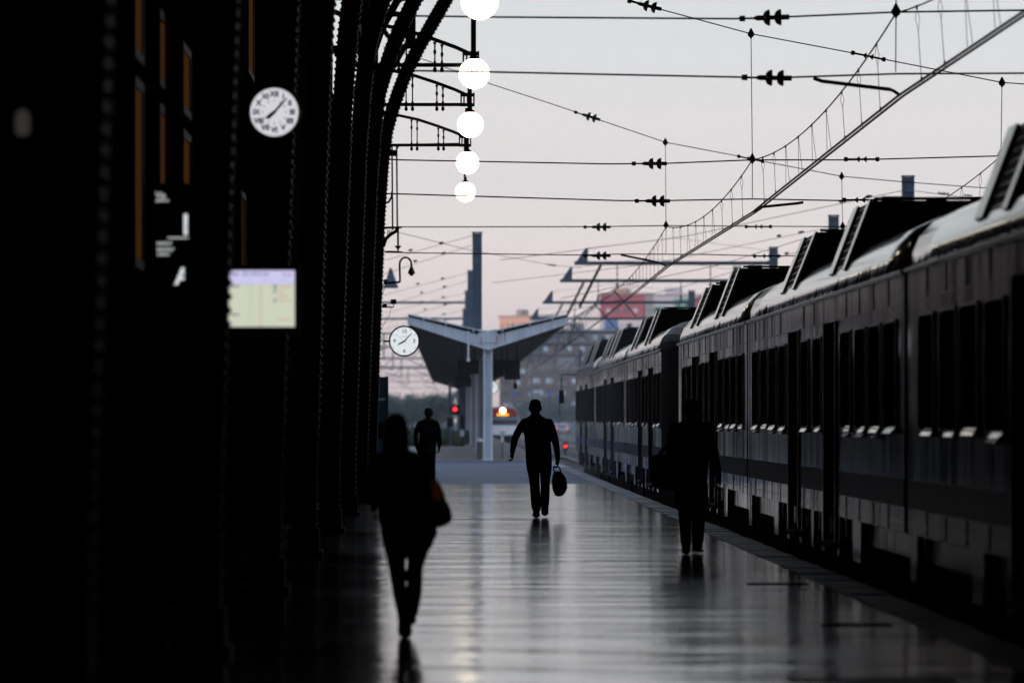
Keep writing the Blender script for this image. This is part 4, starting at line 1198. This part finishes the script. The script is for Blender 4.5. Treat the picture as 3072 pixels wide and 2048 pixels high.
# ------------------------------------------------------------------ people
def bake(mb, name, mt, voxel=.011, smooth=3):
    me = mb.mesh(name, mt)
    o = bpy.data.objects.new(name, me); COL.objects.link(o)
    r_ = o.modifiers.new('r', 'REMESH'); r_.mode = 'VOXEL'; r_.voxel_size = voxel; r_.use_smooth_shade = True
    s_ = o.modifiers.new('s', 'SMOOTH'); s_.iterations = smooth; s_.factor = .5
    dg = bpy.context.evaluated_depsgraph_get(); dg.update()
    me2 = bpy.data.meshes.new_from_object(o.evaluated_get(dg))
    bpy.data.objects.remove(o); bpy.data.meshes.remove(me)
    me2.name = name
    me2.materials.clear()
    me2.shade_smooth()
    return me2
class Fig:
    """figure described in enlarged-photo units: x, y pixels, scale px/m, ground row, centre column"""
    def __init__(s, k, ground, x0): s.k, s.g, s.x0 = k, ground, x0; s.m = MB(); s.grow = .006
    def X(s, x): return (x - s.x0)/s.k
    def Z(s, y): return (s.g - y)/s.k
    def rings(s, rows, depth=.62, cy=0., cy1=None, m=None, pw=None):
        """rows: (y, xl, xr); front-to-back half depth = depth * half width (or metres if pw)"""
        m = m or s.m; out = []; n = len(rows)
        for i, (y, a, b) in enumerate(rows):
            u = i/max(1, n-1); c_ = cy if cy1 is None else cy + (cy1-cy)*u
            rx = (b-a)/2/s.k + s.grow
            out.append((s.X((a+b)/2), c_, s.Z(y), rx, pw if pw else rx*depth))
        m.loft(out); return m
    def limb(s, pts, m=None):
        """pts: (x, y, r, depth y)"""
        m = m or s.m
        m.tube([(s.X(x), d, s.Z(y)) for x, y, r, d in pts], [r/s.k + s.grow for x, y, r, d in pts], 10)
        for x, y, r, d in pts: m.ellipsoid((s.X(x), d, s.Z(y)), r/s.k+s.grow, r/s.k+s.grow, r/s.k+s.grow, 10, 6)
        return m
    def hand(s, x, y, d, side=1, curl=.35, grip=False):
        """palm, four fingers of different length, a thumb from its side; hangs down from the wrist"""
        X, Z = s.X(x), s.Z(y); m = s.m
        m.ellipsoid((X, d, Z-.045), .027, .044, .055, 10, 8)
        for k, ln in enumerate((.068,.078,.074,.058)):
            yy = d + .030 - .020*k
            p0 = (X, yy, Z-.082); p1 = (X - side*.004, yy, Z-.082-ln*.5)
            cx = -side*(.030 if grip else .012)
            p2 = (X + cx, yy, Z-.082-ln*(.62 if grip else .85)); p3 = (X + cx*(2.1 if grip else 1.5), yy, Z-.082-ln*(.42 if grip else 1.08))
            m.tube([p0,p1,p2,p3], [.0125,.012,.0115,.010], 6)
        m.tube([(X-side*.01, d+.030, Z-.02), (X-side*.03, d+.050, Z-.055), (X-side*.034, d+.05, Z-.09)], [.015,.013,.010], 6)
    def shoe(s, xl, xr, ytop, ybot, y0, ln=.27, m=None, lift=0):
        m = m or s.m
        w = (xr-xl)/2/s.k; X = s.X((xl+xr)/2); zb = s.Z(ybot); zt = s.Z(ytop)
        pts = [(-.10,w*.82),(-.02,w*.8),(.08,w*.95),(.15,w*.8),(.175,w*.35)]
        prev = None
        vs = []; fs = []; n = 10
        for (yy, ww), hh in zip(pts, (zt-zb, zt-zb, (zt-zb)*.72, (zt-zb)*.55, (zt-zb)*.4)):
            for k in range(n):
                a = 2*math.pi*k/n
                vs.append((X + ww*math.cos(a), y0 + yy*ln/.275, zb + hh/2 + hh/2*math.sin(a)))
        for i in range(len(pts)-1):
            for k in range(n): fs.append((i*n+k, i*n+(k+1)%n, (i+1)*n+(k+1)%n, (i+1)*n+k))
        fs += [tuple(range(n)), tuple(range((len(pts)-1)*n, len(pts)*n))[::-1]]
        m.add(vs, fs)
def head(fg, rows, ears=None, neck=None):
    """skull rows plus a face on the far side (they walk away from us): nose, brow, chin, ears"""
    m = fg.m
    fg.rings(rows, 1.18)
    y0 = rows[0][0]; y1 = rows[-1][0]; mid = y0 + (y1-y0)*.52
    wl = max(r[2]-r[1] for r in rows); cx = fg.X((rows[len(rows)//2][1]+rows[len(rows)//2][2])/2)
    rx = wl/2/fg.k
    m.ellipsoid((cx, rx*1.2, fg.Z(mid+(y1-y0)*.12)), .014, .022, .024, 8, 6)       # nose
    m.ellipsoid((cx, rx*1.0, fg.Z(y0+(y1-y0)*.80)), .035, .03, .028, 8, 6)        # chin
    m.ellipsoid((cx, rx*1.12, fg.Z(y0+(y1-y0)*.71)), .022, .012, .010, 8, 6)      # mouth
    for sx_ in (-1, 1):
        m.ellipsoid((cx+sx_*rx*.40, rx*1.06, fg.Z(mid-(y1-y0)*.02)), .020, .016, .010, 8, 6)
        if ears: m.ellipsoid((fg.X(ears[0] if sx_ < 0 else ears[1]), .0, fg.Z(ears[2])), .011, .022, .030, 8, 6)
def hair_cap(fg, rows, grow, name, parent, dy=-.012):
    m = MB(); out = []
    for y, a, b in rows:
        rx = (b-a)/2/fg.k + grow
        out.append((fg.X((a+b)/2), dy, fg.Z(y) + grow*.6, rx, rx*1.16))
    c_, d_, z_, rx, ry = out[-1]
    out[-1] = (c_, d_, z_, rx*.9, ry*.9); out.append((c_, d_, z_-.008, rx*.6, ry*.6))
    m.loft(out)
    return link(name, bake(m, name, None, .010, 4), parent)
def person(D, px_, fg, label, mt, cloth_extra=None):
    e = empty('person', (P(px_,0,D).x, D, 0), label, 'person')
    me = bake(fg.m, 'body', None)
    # clothing over the body, skin at head and hands by height and reach
    me.materials.append(mt); me.materials.append(SKIN); me.materials.append(LEATHER)
    o = link('body', me, e)
    return e, o
def paint(o, rules):
    me = o.data
    for p_ in me.polygons:
        c_ = p_.center
        for f_, idx in rules:
            if f_(c_): p_.material_index = idx; break

# the man with the bag in the middle of the platform
f = Fig(617.6, 1306, 690)
head(f, [(191,634,656),(195,622,668),(201,611,679),(211,602,689),(230,594,696),(255,591,698),(280,592,696),(305,600,688),(325,610,680),(350,606,684)], (588,702,280))
f.rings([(328,604,688),(352,592,706),(362,570,728),(376,545,752),(392,522,776),(412,508,796),(450,520,795),(490,536,786),(540,544,784),(590,549,788),(640,553,792),(690,555,797),(740,557,800),(790,560,800),(830,566,796),(856,576,790)], .56)
f.limb([(545,410,36,0),(508,455,35,.0),(476,515,33,.01),(455,560,31,.03),(442,620,28,.06),(432,672,23,.08),(430,690,21,.08)])
f.hand(430, 690, .08, 1, grip=True)
f.limb([(775,410,36,0),(795,450,35,0),(815,515,34,-.01),(832,570,31,-.01),(845,640,28,.0),(854,710,24,.02),(857,752,21,.02)])
f.hand(857, 755, .02, 1, grip=True)
f.rings([(780,560,700),(850,568,687),(900,580,683),(960,590,681),(1030,597,687),(1100,601,692),(1160,606,695),(1200,609,694),(1240,622,690)], .95, 0, -.16)
f.rings([(780,680,800),(850,691,797),(900,694,791),(960,697,782),(1030,699,781),(1100,700,780),(1160,701,777),(1192,703,773),(1240,706,768)], .95, 0, .24)
f.shoe(612, 694, 1225, 1306, -.15); f.shoe(700, 779, 1200, 1292, .26)
e, o = person(78.7, 1400+690/3.135, f, 'man in dark jacket and trousers walking mid-platform with a bag in one hand', CLOTH2)
zc = f.Z(345)
paint(o, [(lambda c_: c_.z > f.Z(342), 1), (lambda c_: f.Z(860) < c_.z < f.Z(690) and c_.x < f.X(470), 1), (lambda c_: f.Z(860) < c_.z < f.Z(752) and c_.x > f.X(826), 1), (lambda c_: c_.z < .07, 2)])
h_ = hair_cap(f, [(194,626,664),(199,612,678),(210,601,690),(230,593,697),(255,592,697),(275,598,690)], .004, 'hair', e, -.016); h_.data.materials.append(HAIR)
# his bag
b = empty('hand_bag', (P(1400+870/3.135,0,78.7).x, 78.72, 0), 'dark rounded holdall hanging from the walking man\'s hand', 'bag')
bm_ = MB(); fb = Fig(617.6, 1306, 870)
fb.rings([(866,834,880),(880,822,893),(905,812,908),(940,805,924),(985,803,936),(1030,808,941),(1062,818,931),(1088,830,910),(1104,848,890)], 0, 0, m=bm_, pw=.10)
link('body', bake(bm_, 'body', None, .012, 4), b).data.materials.append(LEATHER)
for d in (-.05, .05):
    MB().tube([(fb.X(x), d*(1 if i in (0,5) else .3), fb.Z(y)) for i, (x, y) in enumerate(((832,880),(816,845),(822,818),(850,826),(872,830),(884,868)))], .011, 6).build('handle', LEATHER, b)
MB().tube([(fb.X(x), -.03, fb.Z(y)) for x, y in ((893,885),(925,930),(938,985),(941,1030))], .012, 6).build('strap', LEATHER, b)

# the woman nearest us
f = Fig(878, 1476, 320); f.grow = .012
head(f, [(135,240,275),(145,225,292),(175,212,304),(215,208,308),(255,212,304),(285,222,294),(310,228,288),(345,226,290)])
f.rings([(318,224,292),(342,205,318),(356,185,370),(370,160,405),(395,140,432),(440,148,440),(520,162,436),(600,166,440),(680,160,452),(740,153,468),(780,158,488),(812,172,498),(850,172,499),(885,180,480),(920,188,466),(940,194,460)], .60)
f.limb([(160,405,40,0),(138,460,39,0),(115,530,38,-.01),(103,590,37,-.02),(104,625,34,.02),(112,645,28,.12),(120,640,24,.20)])
f.limb([(425,400,38,0),(446,470,36,0),(458,550,34,0),(462,610,30,.05),(455,640,24,.12)])
f.hand(120, 635, .20, -1); f.hand(455, 640, .12, 1, grip=True)
f.rings([(900,178,328),(950,198,310),(1050,219,306),(1100,228,316),(1150,237,308),(1210,247,318),(1270,260,328),(1330,274,334),(1390,280,342),(1440,274,350)], .92, 0, -.12)
f.rings([(900,312,478),(950,332,447),(1050,332,412),(1100,322,408),(1150,331,407),(1210,322,404),(1270,316,394),(1310,318,385),(1345,322,380)], .92, 0, .22)
f.shoe(264, 360, 1408, 1477, -.10, .26); f.shoe(316, 384, 1320, 1410, .22, .22)
e, o = person(35.5, 1060+320/2.009, f, 'woman with long dark hair in fitted trousers walking with a shoulder bag', CLOTH1)
paint(o, [(lambda c_: c_.z > f.Z(345), 1), (lambda c_: c_.z < .06, 2)])
hm = MB()
out = []
for y, a, b_ in [(124,238,276),(132,220,294),(150,206,307),(180,196,317),(215,190,322),(250,187,324),(285,187,322),(320,188,328),(355,192,332),(390,200,322),(420,222,300)]:
    rx = (b_-a)/2/f.k*1.07+.006; out.append((f.X((a+b_)/2), -.03, f.Z(y), rx, min(rx*1.1,.09)))
hm.loft(out)
link('hair', bake(hm, 'hair', None, .011, 3), e).data.materials.append(HAIR)
b = empty('shoulder_bag', (P(1060+510/2.009,0,35.5).x, 35.47, 0), 'large dark shoulder bag with rust-orange flap on the woman\'s arm', 'bag')
fb = Fig(878, 1476, 510); bm_ = MB()
fb.rings([(640,462,545),(660,456,568),(700,460,584),(740,464,594),(768,468,592),(792,474,566),(810,480,525)], 0, 0, m=bm_, pw=.085)
link('body', bake(bm_, 'body', None, .013, 4), b).data.materials.append(LEATHER)
ORG = mat('rust_orange_cloth', (.55,.14,.03), .8)
ORG.node_tree.nodes['Principled BSDF'].inputs['Transmission Weight'].default_value = 0
t_ = ORG.node_tree
tr_ = t_.nodes.new('ShaderNodeBsdfTranslucent'); tr_.inputs[0].default_value = (.95,.24,.05,1)
mx_ = t_.nodes.new('ShaderNodeMixShader'); mx_.inputs[0].default_value = .92
t_.links.new(t_.nodes['Principled BSDF'].outputs[0], mx_.inputs[1]); t_.links.new(tr_.outputs[0], mx_.inputs[2])
t_.links.new(mx_.outputs[0], t_.nodes['Material Output'].inputs['Surface'])
rows_ = [(470,440,452),(492,442,478),(525,446,505),(560,452,530),(600,456,548),(645,460,562)]
n_ = 6; vs = []; fs = []
for i_, (y, a, b_) in enumerate(rows_):
    for k in range(n_+1):
        u = k/n_; vs.append((fb.X(a+(b_-a)*u), -.10 - .03*math.sin(u*3.14) + .012*math.sin(i_*1.9+k), fb.Z(y)))
for i_ in range(len(rows_)-1):
    for k in range(n_): fs.append((i_*(n_+1)+k, i_*(n_+1)+k+1, (i_+1)*(n_+1)+k+1, (i_+1)*(n_+1)+k))
me = bpy.data.meshes.new('flap'); me.from_pydata(vs, [], fs); me.update(); me.shade_smooth(); me.materials.append(ORG)
link('flap', me, b)
MB().tube([(fb.X(x), 0.02, fb.Z(y)) for x, y in ((455,500),(435,430),(415,372),(400,362),(425,420),(470,560))], .014, 6).build('strap', LEATHER, b)

# the man beside the train
f = Fig(705, 1476, 355)
head(f, [(258,338,374),(266,320,390),(290,306,404),(330,301,409),(365,304,405),(395,314,396),(415,320,390),(440,318,392)], (298,412,340))
f.rings([(415,318,392),(432,290,425),(444,250,450),(460,222,470),(490,205,482),(560,200,484),(640,205,484),(700,212,484),(760,220,483),(850,228,476),(920,235,472),(980,240,470),(1040,244,469),(1070,247,467)], .58)
f.limb([(458,480,38,0),(482,540,37,0),(508,610,36,-.01),(527,680,34,0),(543,750,31,.03),(556,810,28,.06),(568,860,22,.08)])
f.hand(572, 862, .08, 1)
f.limb([(222,480,38,0),(200,550,37,0),(188,620,36,0),(186,680,32,.03),(190,720,26,.05)])
f.hand(190, 722, .05, -1, grip=True)
f.rings([(1040,245,354),(1100,246,350),(1200,252,347),(1300,260,346),(1390,268,344),(1420,274,338)], .95, 0, -.12)
f.rings([(1040,354,469),(1100,357,464),(1200,358,458),(1300,360,455),(1380,362,448),(1405,366,440)], .95, 0, .2)
f.shoe(265, 346, 1395, 1476, -.12); f.shoe(357, 455, 1385, 1448, .2)
e, o = person(57.4, 1940+355/2.613, f, 'man in dark clothes walking close to the train with one arm swinging', CLOTH1)
paint(o, [(lambda c_: c_.z > f.Z(420), 1), (lambda c_: f.Z(1000) < c_.z < f.Z(850) and c_.x > f.X(530), 1), (lambda c_: c_.z < .07, 2)])
h_ = hair_cap(f, [(258,338,374),(266,320,390),(290,306,404),(330,301,409),(360,305,404),(385,314,396)], .006, 'hair', e); h_.data.materials.append(HAIR)
MB().box(f.X(362), f.X(452), .10, .36, f.Z(1456), f.Z(1444)).build('pale_sole', SOLE, e)
b = empty('holdall', (P(1940+135/2.613,0,57.4).x, 57.38, 0), 'bulky dark holdall carried at the hip by the man beside the train', 'bag')
fb = Fig(705, 1476, 135); bm_ = MB()
fb.rings([(690,75,185),(700,48,215),(740,34,232),(820,30,236),(890,34,234),(940,56,228),(975,100,220)], 0, 0, m=bm_, pw=.13)
link('body', bake(bm_, 'body', None, .014, 4), b).data.materials.append(LEATHER)
MB().tube([(fb.X(x), 0, fb.Z(y)) for x, y in ((90,695),(150,640),(230,520),(300,430),(390,445),(440,540))], .016, 6).build('strap', LEATHER, b)

# the man farthest away, past the end of the shed
f = Fig(717, 1390, 290)
head(f, [(122,290,338),(130,268,360),(160,252,377),(200,247,381),(240,251,376),(268,262,364),(285,268,356),(315,266,358)], (242,386,205))
f.rings([(290,268,356),(306,250,378),(322,215,405),(338,175,432),(355,152,450),(380,142,460),(440,150,450),(520,160,444),(620,165,440),(720,150,438),(790,118,436),(810,112,436),(850,112,434)], .58)
f.limb([(165,380,36,0),(130,440,36,0),(106,520,35,-.01),(95,600,34,0),(98,680,32,.03),(108,745,30,.05),(120,790,24,.06)])
f.hand(122, 795, .06, -1)
f.limb([(445,380,36,0),(472,450,36,0),(487,540,35,0),(490,640,34,.01),(491,720,33,.02),(490,775,27,.03)])
f.hand(489, 785, .03, 1, grip=True)
f.rings([(800,112,300),(900,122,292),(1000,148,306),(1070,166,322),(1200,185,322),(1310,196,310),(1345,205,300)], .8, 0, .2)
f.rings([(800,290,436),(900,302,431),(1000,318,426),(1070,320,423),(1200,328,416),(1300,330,408),(1340,334,400)], .9, 0, -.12)
f.shoe(200, 290, 1310, 1376, .2); f.shoe(325, 408, 1310, 1390, -.12)
e, o = person(121, 1230+290/5.6, f, 'man in a dark jacket walking away past the outermost rib', CLOTH2)
paint(o, [(lambda c_: c_.z > f.Z(308), 1), (lambda c_: c_.z < f.Z(800) and c_.z > f.Z(930) and c_.x > f.X(450), 1), (lambda c_: c_.z < .07, 2)])
h_ = hair_cap(f, [(122,290,338),(130,268,360),(160,252,377),(200,247,381),(225,250,377),(250,258,368)], .006, 'hair', e); h_.data.materials.append(HAIR)

# ------------------------------------------------------------------ the town beyond the line
BRICKW = mat('far_brick', (.25,.13,.09), .9, noise=.35, nscale=.15)
BRICKD = mat('far_brick_dark', (.12,.10,.105), .9, noise=.35, nscale=.15)
AWN = mat('pale_awning', (.76,.80,.86), .7)
FWIN = mat('far_window', (.05,.055,.07), .2)
SLAB = mat('far_balcony', (.28,.25,.23), .85)
def block(name, loc, rz, w, d, h, wm, label, cols, rows, ww, wh, z0, dz, pane, balc=True, roofm=None, seed=0):
    rnd = random.Random(seed)
    e = empty(name, loc, label, 'building')
    e.rotation_euler.z = rz
    MB().box(0, w, 0, d, 0, h).build('wall', wm, e)
    MB().box(-.3, w+.3, -.3, d+.3, h, h+.8).box(w*.3, w*.45, d*.3, d*.6, h+.8, h+3.2).build('roof', roofm or SLAB, e)
    wme = [MB().box(0, ww*s_, -.12, -.01, 0, wh).mesh('window', pm) for s_, pm in ((1,pane),(1,FWIN),(.7,pane),(1.5,pane))]
    bme = MB().box(-.4, ww+.4, -1.0, -.002, 0, .15).box(-.4, ww+.4, -1.0, -.92, .15, 1.0).mesh('balcony', SLAB)
    for r_ in range(rows):
        for c_ in range(cols):
            x = (c_+.5)*w/cols - ww/2; z = z0 + r_*dz
            if z + wh > h: continue
            link('window', wme[rnd.choice((0,0,1,1,2,3))], e, (x, 0, z))
            if balc and rnd.random() < .35: link('balcony', bme, e, (x, 0, z-.5))
    return e
def bx_(x, D): return (x-VX)*D/F
def bz_(y, D): return CH-(y-VY)*D/F
D = 1480
block('apartment_block', (bx_(1500,D), D, -.74), 0, 33, 14, bz_(996,D)+.74, BRICKW, 'broad brown brick apartment block right of the canopy', 9, 8, 1.9, 1.4, 2.2, 3.25, AWN, seed=3)
D = 1560
block('apartment_block', (bx_(1640,D), D, -.74), R(4), 26, 14, bz_(1000,D)+.74, BRICKD, 'grey brown apartment block with flat roof below the red tower', 7, 8, 1.9, 1.4, 2.4, 3.3, AWN, seed=5)
D = 1380
block('apartment_block', (bx_(1590,D), D, -.74), R(-3), 24, 12, bz_(1108,D)+.74, BRICKW, 'lower brown apartment block just over the far trees', 7, 4, 1.8, 1.4, 2.2, 3.2, AWN, seed=9)
# orange, sunlit block just over the canopy: it faces the sunset
D = 2050
PLO = mat('sunlit_plaster', (.62,.50,.36), .85)
e = block('apartment_block', (bx_(1498,D), D, -.74), R(-52), 21, 12, bz_(953,D)+.74, PLO, 'sunlit orange block peeping over the canopy wing', 6, 12, 1.6, 1.8, 2.2, 3.3, mat('warm_pane',(.30,.2,.13),.5), False, seed=4)
# colour-banded tower and its neighbours
D = 1720
RED = mat('mural_red', (.42,.035,.05), .8); BLU = mat('mural_blue', (.02,.15,.60), .8); WHT = mat('mural_white', (.80,.82,.88), .8); GRN = mat('mural_green', (.02,.40,.18), .8); PNK = mat('tower_plaster', (.60,.45,.36), .85)
def tower(name, x0, x1, D, rz, top, label, bands, depth=14, head=None):
    e = empty(name, (bx_(x0,D), D, -.74), label, 'building')
    e.rotation_euler.z = rz
    w = bx_(x1,D)-bx_(x0,D); h = bz_(top,D)+.74
    MB().box(0, w, 0, depth, 0, h).build('wall', PNK, e)
    MB().box(-.2, w+.2, -.2, depth+.2, h, h+.6).build('roof', SLAB, e)
    for (u0, u1, ya, yb, m_) in bands:
        MB().box(w*u0+.02, w*u1-.02, -.15, -.003, bz_(yb,D)+.76, bz_(ya,D)+.72).build('painted_panel', m_, e)
    if head:
        u0, u1, yt, m_ = head
        MB().box(w*u0, w*u1, 2, 9, h+.6, bz_(yt,D)+.74).build('roof_house', m_, e)
    for r_ in range(5):
        for c_ in range(4):
            MB().box(w*(.14+.2*c_), w*(.14+.2*c_)+1.5, -.2, -.151, h-6-r_*6.2, h-4.6-r_*6.2).build('window', FWIN if (r_+c_) % 3 else AWN, e)
    return e
tower('banded_tower', 1800, 1938, D, R(-14), 884, 'tower with a red upper face over blue and white panels', [(0,1,884,957,RED),(.0,.10,958,1060,WHT),(.10,.38,958,1040,BLU),(.38,1,958,1040,WHT)], head=(.25,.55,864,PNK))
e = tower('banded_tower', 1940, 2110, D+40, R(-4), 888, 'white tower with green painted panels right of the red one', [(0,1,888,1000,WHT)], head=(.32,.62,862,WHT))
def patch(x0, x1, ya, yb, m_, D=D+40, X0=1940):
    w = bx_(x1,D)-bx_(x0,D); xx = bx_(x0,D)-bx_(X0,D)
    return MB().box(xx, xx+w, -.26, -.21, bz_(yb,D)+.74, bz_(ya,D)+.74).build('painted_panel', m_, e)
patch(2022,2078,896,934,GRN); patch(1962,1998,920,950,GRN); patch(2082,2104,892,930,RED)
MB().ellipsoid((bx_(2050,D+40)-bx_(1940,D+40), -.3, bz_(911,D+40)+.74), 1.3,.05,.5,12,6).build('white_patch', WHT, e)
# low sheds and a water tank on the skyline left
D = 1150
block('low_shed', (bx_(1160,D), D, -.74), 0, 13, 10, 4.6, mat('shed_grey',(.2,.21,.23),.8), 'low grey shed on the skyline behind the clock', 5, 1, 1.2, 1.0, 2.2, 3, AWN, False, seed=1)
block('low_shed', (bx_(1560,1000), 1000, -.74), 0, 9, 8, 4.2, mat('shed_pale',(.4,.41,.43),.8), 'pale low shed beside the far tracks', 4, 1, 1.2, 1.0, 2.0, 3, FWIN, False, seed=2)

# ------------------------------------------------------------------ trees
LEAF = [mat('leaf_%d' % k, c_, .8, 0, .2) for k, c_ in enumerate(((.075,.10,.09),(.085,.115,.085),(.065,.085,.085)))]
BARK = mat('bark', (.06,.05,.04), .9)
def tree(x, y, h, w, label, seed, lm, group='trees along the far tracks'):
    rnd = random.Random(seed)
    e = empty('tree', (x, y, -.74), label, 'tree', group)
    t = MB()
    th = h*.35
    t.tube([(0,0,0),(rnd.uniform(-.1,.1),0,th*.6),(rnd.uniform(-.15,.15),0,th),(rnd.uniform(-.3,.3),0,h*.75)], [.05*h**.8,.04*h**.8,.033*h**.8,.01], 7)
    for k in range(5):
        a = rnd.uniform(0,6.28); z = th*rnd.uniform(.7,1.4)
        t.tube([(0,0,z),(w*.25*math.cos(a),w*.25*math.sin(a),z+h*.15),(w*.4*math.cos(a),w*.4*math.sin(a),z+h*.3)], [.03*h**.8,.02*h**.8,.006], 5)
    t.build('trunk', BARK, e)
    cl = []
    for k in range(14):
        a = rnd.uniform(0,6.28); r_ = w*.5*math.sqrt(rnd.random())*.85; z = h*(.38+.55*rnd.random()**.8)
        cl.append((r_*math.cos(a), r_*math.sin(a), z, w*rnd.uniform(.14,.26)))
    L_ = MB()
    for k in range(900):
        cx, cy, cz, cr_ = cl[rnd.randrange(len(cl))]
        d = Vector((rnd.gauss(0,1), rnd.gauss(0,1), rnd.gauss(0,.8))).normalized()*cr_*rnd.uniform(.5,1.08)
        c_ = Vector((cx,cy,cz))+d
        n_ = (d.normalized()+Vector((rnd.uniform(-.6,.6),rnd.uniform(-.6,.6),rnd.uniform(-.2,.8)))).normalized()
        u = n_.orthogonal().normalized(); v = n_.cross(u); s_ = rnd.uniform(.10,.22)*max(1,h/6)
        a = rnd.uniform(0,3.14); u, v = u*math.cos(a)+v*math.sin(a), v*math.cos(a)-u*math.sin(a)
        L_.add([c_-u*s_, c_+v*s_*.6, c_+u*s_, c_-v*s_*.6], [(0,1,2,3)])
    me = bpy.data.meshes.new('crown'); me.from_pydata(L_.v, [], L_.f); me.update(); me.materials.append(lm)
    link('crown', me, e)
rt = random.Random(5)
for k in range(17):
    D = rt.uniform(590, 900); xpx = 1150 + k*13 + rt.uniform(-6,6)
    hh = (F*0+ (1257 - rt.uniform(1178,1205))*D/F) + 2.2
    tree(bx_(xpx,D), D, hh, hh*rt.uniform(.75,1.1), 'hazy blue-green tree in the belt behind the left tracks', 100+k, LEAF[k%3], 'tree belt behind the left tracks')
for k in range(9):
    D = rt.uniform(860, 1100); xpx = 1560 + k*21 + rt.uniform(-6,6)
    hh = ((1257 - rt.uniform(1195,1225))*D/F) + 2.2
    tree(bx_(xpx,D), D, hh, hh*rt.uniform(.9,1.3), 'hazy tree beyond the parked cars right of the canopy', 200+k, LEAF[(k+1)%3], 'tree belt beyond the parked cars')
for k in range(9):
    D = rt.uniform(292, 330); X = -2.6 + k*.45 + rt.uniform(-.1,.1)
    tree(X, D, rt.uniform(1.1,1.7), 1.3, 'low green bush at the end of the paving behind the red signal', 300+k, LEAF[1], 'bushes at the platform end')

# ------------------------------------------------------------------ parked cars far right, with one tail lamp lit
def car(x, y, col_, label, tail=False, rz=0):
    e = empty('parked_car', (x, y, -.74), label, 'car', 'cars parked beyond the tracks')
    e.rotation_euler.z = rz
    prof = [(-2.05,.35),(-2.1,.75),(-1.9,.92),(-1.5,1.38),(-.9,1.48),(.3,1.46),(1.0,.98),(1.9,.82),(2.1,.6),(2.05,.35)]
    MB().prism([(a, b) for a, b in prof], 0, -.82, .82).build('body', mat('car_'+str(col_), col_, .35, .2, .5, coat=.4), e)
    MB().prism([(-1.78,.98),(-1.45,1.34),(-.9,1.42),(.25,1.40),(.85,1.0)], 0, -.83, .83).build('side_glass', GLASS, e)
    MB().hexa([(-.7,-1.93,.95),(.7,-1.93,.95),(.7,-1.9,.95),(-.7,-1.9,.95),(-.6,-1.56,1.36),(.6,-1.56,1.36),(.6,-1.52,1.36),(-.6,-1.52,1.36)]).build('rear_glass', GLASS, e)
    for sx_ in (-1,1):
        MB().box(sx_*.72-.12, sx_*.72+.12, -2.13, -2.08, .68, .85).build('tail_lamp', emit('tail_lit',(1,.03,.05),2.5) if tail else TRAINRED, e)
        for yy in (-1.3,1.3):
            w_ = MB().lathe([(.32,-.1),(.32,.1)], (sx_*.75,yy,.32), (1,0,0), 14).build('wheel', RUBBER, e)
for k, (xp, D, c_, lb, tl) in enumerate([(1690,820,(.6,.6,.62),'pale car with glowing red tail lamps parked beyond the tracks',True),(1655,850,(.55,.58,.62),'silver car parked at the end of the row beyond the tracks',False),(1722,880,(.25,.3,.38),'blue-grey car parked next to the pale one with lit lamps',False),(1670,905,(.7,.7,.7),'white car parked in the back row beyond the tracks',False)]):
    car(bx_(xp,D), D, c_, lb, tl, R(4*k-6))
D = 322
e = empty('dwarf_signal', (7.3, D, -.7), 'low ground signal showing red between the far tracks', 'signal')
MB().rod((0,0,0),(0,0,.3), .05).box(-.16,.16,-.1,.1,.28,.75).build('case', BLACK, e)
MB().lathe([(.10,-.01),(.09,-.05),(.03,-.06)], (0,-.1,.52), (0,1,0), 14).build('red_lens', emit('red_light2', (1,.03,.04), 3.0), e, True)
# posts with small blue plates
BLUEP = mat('blue_plate', (.06,.20,.52), .5)
for k, (xp, yp, D) in enumerate([(1649,1178,520),(1676,1195,520),(1541,1182,500)]):
    z = bz_(yp,D)
    e = empty('plate_post', (bx_(xp,D), D, -.74), ['grey post with a blue plate, taller of two right of the canopy', 'grey post with a blue plate, shorter of two right of the canopy', 'grey post with a blue plate behind the hanging loudspeaker'][k], 'sign post', 'posts with blue plates')
    MB().rod((0,0,0),(0,0,z+1.1), .05).build('post', STEEL, e)
    MB().box(-.15,.15,-.08,-.05,z+.74-.25,z+.74+.25).build('plate', BLUEP, e)

HAZE = True
if HAZE:
    hz = bpy.data.materials.new('haze_air'); hz.use_nodes = True
    t = hz.node_tree
    for n_ in list(t.nodes): t.nodes.remove(n_)
    vo = t.nodes.new('ShaderNodeVolumePrincipled'); oo = t.nodes.new('ShaderNodeOutputMaterial')
    vo.inputs['Color'].default_value = (.93,.95,.98,1)
    vo.inputs['Density'].default_value = .00023
    vo.inputs['Anisotropy'].default_value = .2
    t.links.new(vo.outputs[0], oo.inputs['Volume'])
    hb_ = MB().box(-3100, 3100, -700, 3700, -1.8, 60).build('haze', hz)
    stuff(hb_)
